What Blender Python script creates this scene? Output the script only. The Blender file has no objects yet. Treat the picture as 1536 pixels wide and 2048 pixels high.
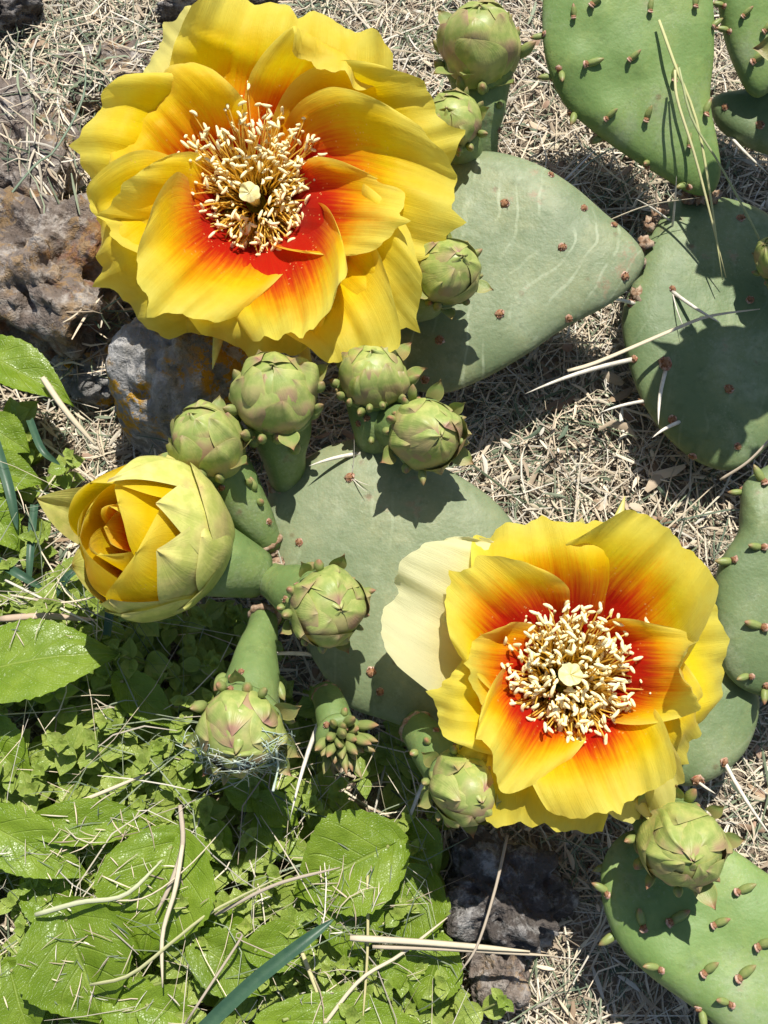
import bpy, math, random
import numpy as np
from mathutils import Vector, Matrix, noise
from mathutils.bvhtree import BVHTree

S = 0.01                      # everything below is written in centimetres
rng = np.random.default_rng(7)
random.seed(7)
scn = bpy.context.scene
col = scn.collection

# ------------------------------------------------------------------ camera
FPX = 2196.0                  # focal length in photo pixels (1536 x 2048)
TILT = math.radians(20)
CAM = np.array([0.0, -25 * math.sin(TILT), 4 + 25 * math.cos(TILT)])
cam = bpy.data.cameras.new('camera')
cam.sensor_fit = 'VERTICAL'
cam.sensor_height = 24.0
cam.lens = 24.0 * FPX / 2048.0
cam.clip_start = 0.01
cam.clip_end = 100
camo = bpy.data.objects.new('camera', cam)
camo.location = CAM * S
camo.rotation_euler = (TILT, 0, 0)
col.objects.link(camo)
scn.camera = camo

# ------------------------------------------------------------------ light
SUN_EL, SUN_AZ = math.radians(66), math.radians(14)      # azimuth from +Y (top of the picture) towards +X
world = bpy.data.worlds.new('World')
scn.world = world
world.use_nodes = True
wn = world.node_tree.nodes
sky = wn.new('ShaderNodeTexSky')
sky.sky_type = 'NISHITA'
sky.sun_disc = False
sky.sun_elevation = SUN_EL
sky.sun_rotation = SUN_AZ
wn['Background'].inputs['Strength'].default_value = 0.085
world.node_tree.links.new(sky.outputs[0], wn['Background'].inputs['Color'])
sun = bpy.data.lights.new('sun', 'SUN')
sun.energy = 5.0
sun.angle = math.radians(0.5)
sun.color = (1.0, 0.95, 0.87)
suno = bpy.data.objects.new('sun', sun)
sd = Vector((math.sin(SUN_AZ) * math.cos(SUN_EL), math.cos(SUN_AZ) * math.cos(SUN_EL), math.sin(SUN_EL)))
suno.rotation_euler = sd.to_track_quat('Z', 'Y').to_euler()
suno.location = sd * 2
col.objects.link(suno)
scn.view_settings.view_transform = 'Standard'
scn.view_settings.look = 'None'
scn.view_settings.gamma = 1
scn.view_settings.exposure = 0.45
scn.render.engine = 'CYCLES'
scn.cycles.use_denoising = True
scn.cycles.max_bounces = 6
scn.cycles.transmission_bounces = 6
scn.cycles.caustics_reflective = False
scn.cycles.caustics_refractive = False

# ------------------------------------------------------------------ pixel -> place
_f = np.array([0, math.sin(TILT), -math.cos(TILT)])
_u = np.array([0, math.cos(TILT), math.sin(TILT)])
_r = np.array([1.0, 0, 0])
def ray(px, py):
    d = _f * FPX + _r * (px - 768) - _u * (py - 1024)
    return d / np.linalg.norm(d)
def P(px, py, z):
    d = ray(px, py)
    return CAM + d * ((z - CAM[2]) / d[2])
def Pplane(px, py, p0, n):
    d = ray(px, py)
    return CAM + d * (np.dot(p0 - CAM, n) / np.dot(d, n))
def ppc(p):                    # photo pixels per centimetre at point p
    return FPX / np.dot(np.asarray(p) - CAM, _f)
def nrm(a):
    a = np.asarray(a, float)
    return a / (np.linalg.norm(a) + 1e-12)
def crom(pts, n, closed=False):
    pts = np.asarray(pts, float)
    m = len(pts)
    if closed:
        q = np.vstack([pts[-1:], pts, pts[:2]])
        t = np.linspace(0, m, n, endpoint=False)
    else:
        q = np.vstack([2 * pts[:1] - pts[1:2], pts, 2 * pts[-1:] - pts[-2:-1], 3 * pts[-1:] - 2 * pts[-2:-1]])
        t = np.linspace(0, m - 1, n)
    i = np.minimum(t.astype(int), m - 1)
    f = (t - i)[:, None]
    a, b, c, d = q[i], q[i + 1], q[i + 2], q[i + 3]
    return 0.5 * (2 * b + (c - a) * f + (2 * a - 5 * b + 4 * c - d) * f ** 2 + (-a + 3 * b - 3 * c + d) * f ** 3)
def nz(p, s=1.0, o=0.0):
    return noise.noise(Vector((p[0] * s + o, p[1] * s - o, p[2] * s + 2 * o)))

# ------------------------------------------------------------------ objects
ORG = {}
def tag(o, label=None, cat=None, group=None, kind=None):
    for k, v in (('label', label), ('category', cat), ('group', group), ('kind', kind)):
        if v: o[k] = v
    return o
def empty(name, base, label, cat, group=None):
    o = bpy.data.objects.new(name, None)
    o.empty_display_size = 0.01
    o.location = np.asarray(base) * S
    col.objects.link(o)
    ORG[o.name] = np.asarray(base, float)
    return tag(o, label, cat, group)
def mesh_data(name, V, F, mats, puv=None, mi=None, smooth=True, colr=None):
    me = bpy.data.meshes.new(name)
    me.from_pydata((np.asarray(V) * S).tolist(), [], [list(map(int, f)) for f in F])
    for m in mats: me.materials.append(m)
    me.polygons.foreach_set('use_smooth', [smooth] * len(me.polygons))
    if mi is not None: me.polygons.foreach_set('material_index', np.asarray(mi, int).tolist())
    if puv is not None:
        a = me.attributes.new('puv', 'FLOAT_VECTOR', 'POINT')
        p = np.zeros((len(V), 3), np.float32)
        p[:, :puv.shape[1]] = puv
        a.data.foreach_set('vector', p.ravel())
    if colr is not None:
        a = me.attributes.new('tint', 'FLOAT_COLOR', 'POINT')
        c = np.ones((len(V), 4), np.float32)
        c[:, :3] = colr
        a.data.foreach_set('color', c.ravel())
    me.update()
    return me
def link(o, origin, parent):
    col.objects.link(o)
    ORG[o.name] = np.asarray(origin, float)
    if parent is not None:
        o.parent = parent
        o.location = (origin - ORG[parent.name]) * S
    else:
        o.location = np.asarray(origin) * S
    return o
def mk(name, V, F, mats, parent=None, origin=None, **kw):
    V = np.asarray(V, float)
    if not isinstance(mats, (list, tuple)): mats = [mats]
    if origin is None:
        origin = V.mean(0)
        if parent is None: origin[2] = V[:, 2].min()
    me = mesh_data(name, V - origin, F, mats, **kw)
    return link(bpy.data.objects.new(name, me), origin, parent)
def inst(name, me, R, loc, scale, parent=None):
    o = bpy.data.objects.new(name, me)
    link(o, np.asarray(loc, float), parent)
    o.rotation_mode = 'QUATERNION'
    o.rotation_quaternion = Matrix(np.asarray(R).tolist()).to_quaternion()
    o.scale = scale if np.ndim(scale) else (scale,) * 3
    return o
def frame(zdir, xhint=(1, 0, 0)):
    z = nrm(zdir)
    x = np.asarray(xhint, float) - np.dot(xhint, z) * z
    if np.linalg.norm(x) < 1e-4: x = np.cross(z, (0.3, 1, 0.2))
    x = nrm(x)
    return np.column_stack([x, np.cross(z, x), z])
def gridF(nu, nv, wrap=False, off=0):
    F = []
    for i in range(nu - 1):
        for j in range(nv if wrap else nv - 1):
            k = (j + 1) % nv
            F.append((off + i * nv + j, off + i * nv + k, off + (i + 1) * nv + k, off + (i + 1) * nv + j))
    return F
def tube(path, rad, ns=8, squash=None):
    """closed tube along a path; returns V, F, uv(u along, v round)"""
    path = np.asarray(path, float)
    n = len(path)
    T = np.gradient(path, axis=0)
    fr = frame(T[0])
    x = fr[:, 0]
    V, uv = [], []
    for i in range(n):
        t = nrm(T[i])
        x = nrm(x - np.dot(x, t) * t)
        y = np.cross(t, x)
        for j in range(ns):
            a = 2 * math.pi * j / ns
            V.append(path[i] + rad[i] * (math.cos(a) * x + (squash or 1) * math.sin(a) * y))
            uv.append((i / (n - 1), j / ns))
    F = gridF(n, ns, True)
    F.append(tuple(range(ns))[::-1])
    F.append(tuple((n - 1) * ns + j for j in range(ns)))
    return np.array(V), F, np.array(uv)
def join(parts):
    Vs, Fs, us, ms, o = [], [], [], [], 0
    for p in parts:
        V, F, uv = p[0], p[1], p[2]
        Vs.append(V); us.append(uv); Fs += [tuple(int(i) + o for i in f) for f in F]
        ms += [p[3] if len(p) > 3 else 0] * len(F)
        o += len(V)
    return np.vstack(Vs), Fs, np.vstack(us), ms

# ------------------------------------------------------------------ materials
class NT:
    def __init__(s, name):
        s.m = bpy.data.materials.new(name)
        s.m.use_nodes = True
        s.t = s.m.node_tree
        s.n = s.t.nodes
        s.b = s.n['Principled BSDF']
        s.out = s.n['Material Output']
    def N(s, typ, **kw):
        o = s.n.new('ShaderNode' + typ)
        for k, v in kw.items():
            if k in o.inputs: s.set(o.inputs[k], v)
            else: setattr(o, k, v)
        return o
    def set(s, sock, v):
        if isinstance(v, bpy.types.NodeSocket): s.t.links.new(v, sock)
        elif isinstance(v, bpy.types.Node): s.t.links.new(v.outputs[0], sock)
        else:
            if sock.type == 'RGBA' and len(v) == 3: v = (*v, 1)
            sock.default_value = v
    def math(s, op, a, b=0.0, c=None, clamp=False):
        o = s.n.new('ShaderNodeMath'); o.operation = op; o.use_clamp = clamp
        s.set(o.inputs[0], a); s.set(o.inputs[1], b)
        if c is not None: s.set(o.inputs[2], c)
        return o.outputs[0]
    def mix(s, f, a, b, mode='MIX'):
        o = s.n.new('ShaderNodeMix'); o.data_type = 'RGBA'; o.blend_type = mode
        s.set(o.inputs[0], f); s.set(o.inputs[6], a); s.set(o.inputs[7], b)
        return o.outputs[2]
    def step(s, x, lo, hi):
        o = s.n.new('ShaderNodeMapRange'); o.interpolation_type = 'SMOOTHSTEP'
        s.set(o.inputs[0], x); s.set(o.inputs[1], lo); s.set(o.inputs[2], hi)
        return o.outputs[0]
    def noise(s, scale, detail=3, rough=0.55, vec=None, dist=0.0):
        o = s.N('TexNoise', Scale=scale, Detail=detail, Roughness=rough, Distortion=dist)
        s.set(o.inputs['Vector'], vec if vec is not None else s.obj())
        return o.outputs[0]
    def obj(s):
        if not hasattr(s, '_tc'): s._tc = s.n.new('ShaderNodeTexCoord')
        return s._tc.outputs['Object']
    def puv(s):
        if not hasattr(s, '_uv'):
            a = s.N('Attribute', attribute_name='puv')
            s._uv = s.N('SeparateXYZ', Vector=a.outputs['Vector'])
            s._uvv = a.outputs['Vector']
        return s._uv.outputs
    def scaled(s, vec, sc):
        o = s.n.new('ShaderNodeVectorMath'); o.operation = 'MULTIPLY'
        s.set(o.inputs[0], vec); o.inputs[1].default_value = sc
        return o.outputs[0]
    def rnd(s):
        return s.N('ObjectInfo').outputs['Random']
    def bump(s, h, strength=0.3, dist=0.0005):
        b = s.N('Bump', Strength=strength, Distance=dist)
        s.set(b.inputs['Height'], h)
        return b.outputs[0]
    def fin(s, color, rough=0.5, normal=None, spec=0.4, trans=0.0, tcol=None, sss=0):
        s.set(s.b.inputs['Base Color'], color)
        s.set(s.b.inputs['Roughness'], rough)
        s.set(s.b.inputs['Specular IOR Level'], spec)
        if normal is not None: s.set(s.b.inputs['Normal'], normal)
        if sss:
            s.b.inputs['Subsurface Weight'].default_value = sss
            s.b.inputs['Subsurface Scale'].default_value = 0.002
        if trans:
            t = s.n.new('ShaderNodeBsdfTranslucent')
            s.set(t.inputs['Color'], tcol if tcol is not None else color)
            if normal is not None: s.set(t.inputs['Normal'], normal)
            mx = s.N('MixShader'); s.set(mx.inputs[0], trans)
            s.t.links.new(s.b.outputs[0], mx.inputs[1]); s.t.links.new(t.outputs[0], mx.inputs[2])
            s.t.links.new(mx.outputs[0], s.out.inputs[0])
        return s.m

def mat_petal(name, green=0.0):
    t = NT(name)
    u, v = t.puv()[0], t.puv()[1]
    av = t.math('ABSOLUTE', v)
    red = t.N('Attribute', attribute_type='OBJECT', attribute_name='redness').outputs['Fac']
    streak = t.noise(1.0, 4, 0.6, t.scaled(t._uvv, (2.2, 26, 1)))
    cloud = t.noise(160, 3, 0.6)
    w = t.math('ADD', u, t.math('MULTIPLY', t.math('POWER', av, 1.3), 0.30))
    w = t.math('ADD', w, t.math('MULTIPLY', t.math('SUBTRACT', streak, 0.5), 0.34))
    w = t.math('ADD', w, t.math('MULTIPLY', t.math('SUBTRACT', cloud, 0.5), 0.12))
    w = t.math('SUBTRACT', w, t.math('SUBTRACT', red, 0.5))
    fr = t.step(w, 0.70, 0.46)
    fo = t.step(w, 0.90, 0.54)
    fp = t.math('MAXIMUM', t.step(u, 0.70, 1.02), t.step(t.math('ADD', av, t.math('MULTIPLY', u, 0.3)), 0.95, 1.30))
    fp = t.math('MULTIPLY', fp, t.math('ADD', 0.36, cloud), clamp=True)
    yel = t.mix(t.step(cloud, 0.35, 0.7), (0.82, 0.600, 0.002), (0.84, 0.690, 0.008))
    yel = t.mix(t.math('MULTIPLY', t.rnd(), 0.22), yel, (0.80, 0.47, 0.001))
    pale = (0.82, 0.735, 0.13)
    c = t.mix(fp, yel, pale)
    if green: c = t.mix(t.math('MULTIPLY', t.step(u, 0.30, 0.80), green * 1.3, clamp=True), c, (0.84, 0.84, 0.56) if green > .55 else (0.74, 0.72, 0.28))  # the whitest mix paints a silky sheen towards the tip
    c = t.mix(fo, c, (0.84, 0.24, 0.001))
    c = t.mix(fr, c, (0.60, 0.016, 0.004))
    # pollen grains stuck to the throat
    vo = t.N('TexVoronoi', Scale=900.0, feature='F1')
    t.set(vo.inputs['Vector'], t.obj())
    sp = t.math('MULTIPLY', t.step(vo.outputs['Distance'], 0.24, 0.12), t.step(t.noise(300, 1), 0.54, 0.64))
    sp = t.math('MULTIPLY', sp, t.step(u, 0.85, 0.45))
    c = t.mix(t.math('MULTIPLY', sp, 0.8), c, (0.9, 0.62, 0.2))
    fine = t.noise(1.0, 3, 0.6, t.scaled(t._uvv, (6, 90, 1)))
    c = t.mix(t.math('MULTIPLY', t.step(fine, 0.45, 0.75), 0.10), c, t.mix(0.5, c, (0.62, 0.34, 0.0)))
    h = t.math('ADD', t.math('MULTIPLY', fine, 0.5), t.math('MULTIPLY', t.noise(420, 3), 0.6))
    h = t.math('ADD', h, t.math('MULTIPLY', t.noise(1.0, 2, 0.5, t.scaled(t._uvv, (3, 22, 1))), 0.5))
    nb = t.bump(h, 0.42, 0.0005)
    t.b.inputs['Sheen Weight'].default_value = 0.10
    t.b.inputs['Sheen Roughness'].default_value = 0.4
    return t.fin(c, 0.5, nb, 0.16, trans=0.54)
def mat_pad(name, c1, c2, veins=0.0, warm=0.0, bumpy=0.15):
    t = NT(name)
    c1, c2 = tuple(x * .84 for x in c1), tuple(x * .88 for x in c2)
    n1 = t.noise(45, 4, 0.6)
    n2 = t.noise(240, 3, 0.6)
    n3 = t.noise(1200, 2)
    c = t.mix(t.step(n1, 0.3, 0.72), c1, c2)
    c = t.mix(t.math('MULTIPLY', t.step(t.noise(90, 5, 0.7), 0.45, 0.7), 0.45), c, (c2[0] * 1.25, c2[1] * 1.12, c2[2] * 1.0))
    c = t.mix(t.math('MULTIPLY', t.step(n2, 0.50, 0.75), 0.40), c, (c1[0] * .55, c1[1] * .62, c1[2] * .55))
    if veins:
        q = t.obj()
        mp = t.N('Mapping'); t.set(mp.inputs[0], q)
        mp.inputs['Rotation'].default_value = (0, 0, math.radians(18))
        wv = t.N('TexWave', wave_type='BANDS', bands_direction='X', Scale=50.0, Distortion=16.0, Detail=3.0)
        wv.inputs['Detail Scale'].default_value = 0.5
        t.set(wv.inputs['Vector'], mp.outputs[0])
        f = t.math('MULTIPLY', t.step(wv.outputs['Fac'], 0.93, 1.0), t.step(t.noise(110, 3), 0.42, 0.64))
        c = t.mix(t.math('MULTIPLY', f, veins), c, (0.36, 0.41, 0.27))
    # waxy bloom and small scars
    c = t.mix(t.math('MULTIPLY', t.step(t.noise(28, 6, 0.75), 0.50, 0.72), 0.50), c, (0.34, 0.39, 0.26))
    vo = t.N('TexVoronoi', Scale=150.0); t.set(vo.inputs['Vector'], t.obj())
    ck = t.math('MULTIPLY', t.step(t.noise(55, 4, 0.65), 0.64, 0.70), t.step(t.noise(500, 4, 0.75), 0.42, 0.60))
    c = t.mix(t.math('MULTIPLY', ck, 0.75), c, (0.27, 0.20, 0.12))
    sp = t.math('MULTIPLY', t.step(vo.outputs['Distance'], 0.16, 0.06), t.step(t.noise(90, 1), 0.55, 0.62))
    c = t.mix(t.math('MULTIPLY', sp, 0.55), c, (0.13, 0.075, 0.035))
    fl = t.math('MULTIPLY', t.step(t.noise(1500, 3, 0.7), 0.55, 0.68), t.step(t.noise(60, 3), 0.40, 0.62))
    c = t.mix(t.math('MULTIPLY', fl, 0.30), c, (0.33, 0.38, 0.25))
    c = t.mix(t.math('MULTIPLY', t.step(t.noise(420, 4, 0.7), 0.56, 0.72), 0.35), c, (c1[0] * .6, c1[1] * .6, c1[2] * .55))
    h = t.math('ADD', t.math('ADD', t.math('MULTIPLY', n2, 0.8), t.math('MULTIPLY', n3, 0.35)), t.math('MULTIPLY', t.noise(70, 3), 2.2))
    return t.fin(c, t.math('ADD', 0.42, t.math('MULTIPLY', n2, 0.22)), t.bump(h, bumpy * 2.0, 0.0009), 0.30, sss=0.06)
def mat_scale(name, c1, c2, tip, u0=0.70, blot=0.95):
    t = NT(name)
    u, v = t.puv()[0], t.puv()[1]
    n = t.noise(260, 4, 0.6)
    c = t.mix(t.step(n, 0.35, 0.65), c1, c2)
    f = t.math('ADD', t.math('MULTIPLY', t.step(u, u0, u0 + .32), 0.85), t.math('MULTIPLY', t.step(t.noise(95, 3, 0.55), 0.44, 0.66), blot))
    f = t.math('MULTIPLY', f, t.math('ADD', 0.38, t.math('MULTIPLY', t.rnd(), 0.7)), clamp=True)
    c = t.mix(f, c, tip)
    c = t.mix(t.math('MULTIPLY', t.step(t.math('ABSOLUTE', v), 0.84, 1.0), 0.35), c, (0.50, 0.47, 0.16))
    st = t.noise(1.0, 2, 0.5, t.scaled(t._uvv, (3, 16, 1)))
    return t.fin(c, 0.42, t.bump(t.math('ADD', t.math('MULTIPLY', st, 0.7), n), 0.25, 0.0006), 0.35, trans=0.10)
def mat_plain(name, c, c2=None, scale=300, rough=0.6, bump=0.2, spec=0.25, trans=0.0, tint=False):
    t = NT(name)
    n = t.noise(scale, 4, 0.65)
    if tint:
        a = t.N('Attribute', attribute_name='tint').outputs['Color']
        cc = t.mix(t.math('MULTIPLY', n, 0.55), a, t.mix(0.5, a, (0.05, 0.04, 0.03)))
    else:
        cc = t.mix(t.step(n, 0.3, 0.7), c, c2 or tuple(x * .6 for x in c))
    return t.fin(cc, rough, t.bump(n, bump, 0.0005), spec, trans=trans)
def mat_leaf(name, c1, c2, vein=(0.16, 0.26, 0.06), trans=0.3, nveins=6.0):
    t = NT(name)
    u, v = t.puv()[0], t.puv()[1]
    av = t.math('ABSOLUTE', v)
    n = t.noise(150, 4, 0.6)
    c = t.mix(t.step(n, 0.3, 0.7), c1, c2)
    c = t.mix(t.math('MULTIPLY', t.rnd(), 0.35), c, tuple(x * .62 for x in c1))
    ph = t.math('FRACT', t.math('ADD', t.math('MULTIPLY', u, nveins), t.math('MULTIPLY', av, -2.2)))
    ln = t.math('ABSOLUTE', t.math('SUBTRACT', ph, 0.5))
    lv = t.math('MULTIPLY', t.step(ln, 0.07, 0.0), t.step(av, 0.97, 0.5))
    mr = t.step(av, 0.05, 0.015)
    f = t.math('MAXIMUM', t.math('MULTIPLY', lv, 0.55), mr)
    c = t.mix(t.math('MULTIPLY', f, 0.6), c, vein)
    net = t.N('TexVoronoi', Scale=900.0, feature='DISTANCE_TO_EDGE'); net.inputs['Scale'].default_value = 1700.0; t.set(net.inputs['Vector'], t.obj())
    h = t.math('SUBTRACT', t.math('ADD', t.math('MULTIPLY', n, 1.1), t.math('MULTIPLY', t.step(net.outputs['Distance'], 0.0, 0.14), 0.10)), t.math('MULTIPLY', f, 0.9))
    return t.fin(c, t.math('ADD', 0.22, t.math('MULTIPLY', n, 0.25)), t.bump(h, 0.45, 0.0012), 0.4, trans=trans,
                 tcol=t.mix(0.5, c, (0.22, 0.36, 0.02)))
def mat_rock(name, a, b, light, lichen=0.0, rust=0.0):
    t = NT(name)
    n1 = t.noise(38, 6, 0.65, dist=0.6)
    n2 = t.noise(170, 6, 0.7)
    n3 = t.noise(700, 4, 0.7)
    c = t.mix(t.step(n1, 0.35, 0.65), a, b)
    c = t.mix(t.math('MULTIPLY', t.step(n2, 0.46, 0.68), 0.85), c, light)
    c = t.mix(t.math('MULTIPLY', t.step(n3, 0.55, 0.72), 0.6), c, tuple(x * .25 for x in a))
    if rust: c = t.mix(t.math('MULTIPLY', t.step(t.noise(60, 4, 0.6), 0.54, 0.66), rust), c, (0.20, 0.075, 0.035))
    if lichen:
        lm = t.math('MULTIPLY', t.step(t.noise(48, 3, 0.5), 0.48, 0.54), t.step(t.noise(300, 4, 0.75), 0.46, 0.54))
        c = t.mix(t.math('MULTIPLY', lm, lichen), c, (0.46, 0.25, 0.025))
    vo = t.N('TexVoronoi', Scale=260.0); t.set(vo.inputs['Vector'], t.obj())
    h = t.math('ADD', t.math('ADD', t.math('MULTIPLY', n2, 1.3), t.math('MULTIPLY', n3, 0.6)), t.math('MULTIPLY', t.step(vo.outputs['Distance'], 0.0, 0.5), 0.5))
    return t.fin(c, 0.82, t.bump(h, 0.9, 0.0022), 0.2)

M = {}
M['petal'] = mat_petal('petal_yellow_red')
M['petal_outer'] = mat_petal('petal_outer_pale', 0.50)
M['petal_sheen'] = mat_petal('petal_outer_sheen', 0.62)  # silvery sheen of the outer petals mixed into their base colour
M['pad_mid'] = mat_pad('pad_glaucous', (0.165, 0.212, 0.105), (0.225, 0.262, 0.145), veins=0.18)
M['pad_vein'] = mat_pad('pad_veined', (0.160, 0.212, 0.105), (0.215, 0.260, 0.140), veins=0.5)
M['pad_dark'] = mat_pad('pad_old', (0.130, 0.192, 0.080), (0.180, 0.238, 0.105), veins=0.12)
M['pad_young'] = mat_pad('pad_young', (0.160, 0.262, 0.072), (0.215, 0.312, 0.098), bumpy=0.12)
M['ovary'] = mat_pad('ovary_green', (0.145, 0.222, 0.068), (0.200, 0.275, 0.092), bumpy=0.14)
M['scale'] = mat_scale('bud_scale', (0.255, 0.325, 0.080), (0.400, 0.430, 0.130), (0.36, 0.205, 0.140), .78, .85)
M['scale_pale'] = mat_scale('opening_scale', (0.450, 0.480, 0.110), (0.600, 0.580, 0.170), (0.44, 0.245, 0.140), .85, .40)
M['tubercle'] = mat_scale('leaf_tubercle', (0.200, 0.265, 0.075), (0.270, 0.300, 0.100), (0.32, 0.150, 0.090), .62, .4)
M['brown'] = mat_plain('areole_felt', (0.20, 0.085, 0.035), (0.33, 0.20, 0.12), 900, 0.9, 0.8, 0.1)
M['felt'] = mat_plain('areole_wool', (0.55, 0.42, 0.33), (0.28, 0.10, 0.05), 1400, 0.9, 0.6, 0.1)
M['cork'] = mat_plain('joint_cork', (0.21, 0.115, 0.06), (0.42, 0.33, 0.24), 500, 0.9, 0.9, 0.1)
M['spine'] = mat_plain('spine_white', (0.72, 0.68, 0.58), (0.50, 0.46, 0.38), 400, 0.5, 0.2, 0.3)
M['filament'] = mat_plain('filament_orange', (0.92, 0.66, 0.10), (0.95, 0.76, 0.22), 300, 0.45, 0.05, 0.3, trans=0.6)
M['anther'] = mat_plain('anther_cream', (0.86, 0.74, 0.36), (0.92, 0.85, 0.52), 900, 0.6, 0.25, 0.2)
M['stigma'] = mat_plain('stigma_cream', (0.80, 0.70, 0.28), (0.86, 0.80, 0.42), 700, 0.55, 0.35, 0.25, trans=0.2)
M['violet'] = mat_leaf('broad_leaf', (0.145, 0.240, 0.015), (0.225, 0.325, 0.030), (0.28, 0.37, 0.07))
M['chick'] = mat_leaf('small_leaf', (0.225, 0.325, 0.048), (0.380, 0.455, 0.095), nveins=3.0)
M['stem'] = mat_plain('weed_stem', (0.20, 0.27, 0.07), (0.26, 0.25, 0.10), 300, 0.5, 0.1, 0.3)
M['straw'] = mat_plain('straw', (0.5, 0.42, 0.28), tint=True, scale=260, rough=0.62, bump=0.25)
M['grass'] = mat_plain('green_grass_blade', (0.035, 0.085, 0.050), (0.055, 0.115, 0.062), 250, 0.42, 0.2, 0.4, trans=0.15)
M['rock_brown'] = mat_rock('rock_brown', (0.125, 0.098, 0.080), (0.225, 0.185, 0.155), (0.43, 0.395, 0.355), lichen=0.25, rust=0.75)
M['rock_grey'] = mat_rock('rock_grey', (0.17, 0.165, 0.155), (0.27, 0.265, 0.255), (0.50, 0.49, 0.475), lichen=1.0)
M['rock_dark'] = mat_rock('rock_dark', (0.065, 0.056, 0.050), (0.13, 0.112, 0.100), (0.40, 0.39, 0.375))
M['web'] = mat_plain('web_fibres', (0.38, 0.50, 0.42), (0.50, 0.52, 0.44), 300, 0.8, 0.1, 0.1)

# ------------------------------------------------------------------ the ground
def ground_z(x, y):
    return 0.35 * nz((x, y, 0), 0.22, 3.1) + 0.16 * nz((x, y, 0), 0.75, 9.0)
def build_ground():
    a = np.concatenate([[-1500, -400, -120, -50], np.linspace(-28, 28, 113), [50, 120, 400, 1500]])
    n = len(a)
    V = np.array([(x, y, ground_z(x, y) + (0.07 * nz((x, y, 5), 2.6)) - 0.05) for y in a for x in a])
    t = NT('soil')
    n1, n2, n3 = t.noise(30, 5, 0.6), t.noise(260, 6, 0.7), t.noise(900, 4, 0.7)
    c = t.mix(t.step(n1, 0.35, 0.65), (0.28, 0.22, 0.155), (0.40, 0.33, 0.245))
    c = t.mix(t.step(n2, 0.5, 0.7), c, (0.44, 0.37, 0.28))
    c = t.mix(t.math('MULTIPLY', t.step(n3, 0.5, 0.7), 0.7), c, (0.06, 0.03, 0.022))
    m = t.fin(c, 0.9, t.bump(t.math('ADD', n2, n3), 1.0, 0.002), 0.1)
    tag(mk('ground', V, gridF(n, n), m, origin=np.zeros(3)), kind='structure')
build_ground()

# ------------------------------------------------------------------ rocks
def rock(name, cx, cy, rxp, ryp, h, ang, mat, label, seed, rough=0.32, sink=0.35):
    c = P(cx, cy, h * 0.55)
    k = ppc(c)
    rx, ry = rxp / k, ryp / k / 0.95
    nu, nv = 60, 92
    V = []
    ca, sa = math.cos(ang), math.sin(ang)
    for i in range(nu):
        th = math.pi * i / (nu - 1)
        for j in range(nv):
            ph = 2 * math.pi * j / nv
            d = np.array([math.sin(th) * math.cos(ph), math.sin(th) * math.sin(ph), math.cos(th)])
            # blocky super-ellipsoid with broken facets and pits
            q = d / (np.abs(d) ** 3.2).sum() ** (1 / 3.2)
            s = 1 + rough * nz(d, 1.3, seed) + rough * .6 * nz(d, 3.1, seed + 5) + rough * .34 * nz(d, 7, seed + 9) + rough * .2 * nz(d, 15, seed)
            pit = max(0, nz(d, 4.2, seed + 21) - 0.18) * rough * 1.5
            s -= pit
            p = q * s
            x, y = p[0] * rx, p[1] * ry
            V.append((c[0] + x * ca - y * sa, c[1] + x * sa + y * ca, h * (1 - sink) * 0.5 + p[2] * h * (1 + sink) * 0.5))
    o = mk(name, np.array(V), gridF(nu, nv, True), M[mat])
    return tag(o, label, 'rock')
rock('rock', 88, 545, 160, 150, 3.0, -0.1, 'rock_brown', 'big rusty brown pitted rock beside the large open flower', 1.3)
rock('rock', 50, 290, 95, 150, 1.7, 0.15, 'rock_brown', 'weathered brown rock strewn with straw above the rusty rock', 4.7)
rock('rock', 365, 765, 140, 118, 4.0, -0.35, 'rock_grey', 'smooth grey rock spotted with orange lichen under the large flower', 8.2, 0.13)
rock('rock', 195, 735, 75, 55, 1.1, 0.3, 'rock_grey', 'small pale stone wedged between the brown rock and the lichen rock', 12.9, 0.34)
rock('rock', 200, 150, 95, 60, 0.9, 0.4, 'rock_brown', 'low flat stone half covered by straw', 33.0, 0.3)
rock('rock', 440, 5, 120, 34, 1.2, 0.0, 'rock_dark', 'dark stone poking out behind the large open flower', 15.5)
rock('rock', 10, 10, 60, 38, 1.2, 0.2, 'rock_dark', 'dark corner stone among dry straw', 19.5)
rock('rock', 1005, 1790, 118, 92, 1.6, -0.25, 'rock_dark', 'dark hollowed rock with a white patch beside the broad leaves', 23.1, 0.36)
rock('rock', 998, 1955, 58, 62, 0.9, 0.1, 'rock_brown', 'brown stone lying below the dark hollowed rock', 27.7, 0.25)

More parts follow.
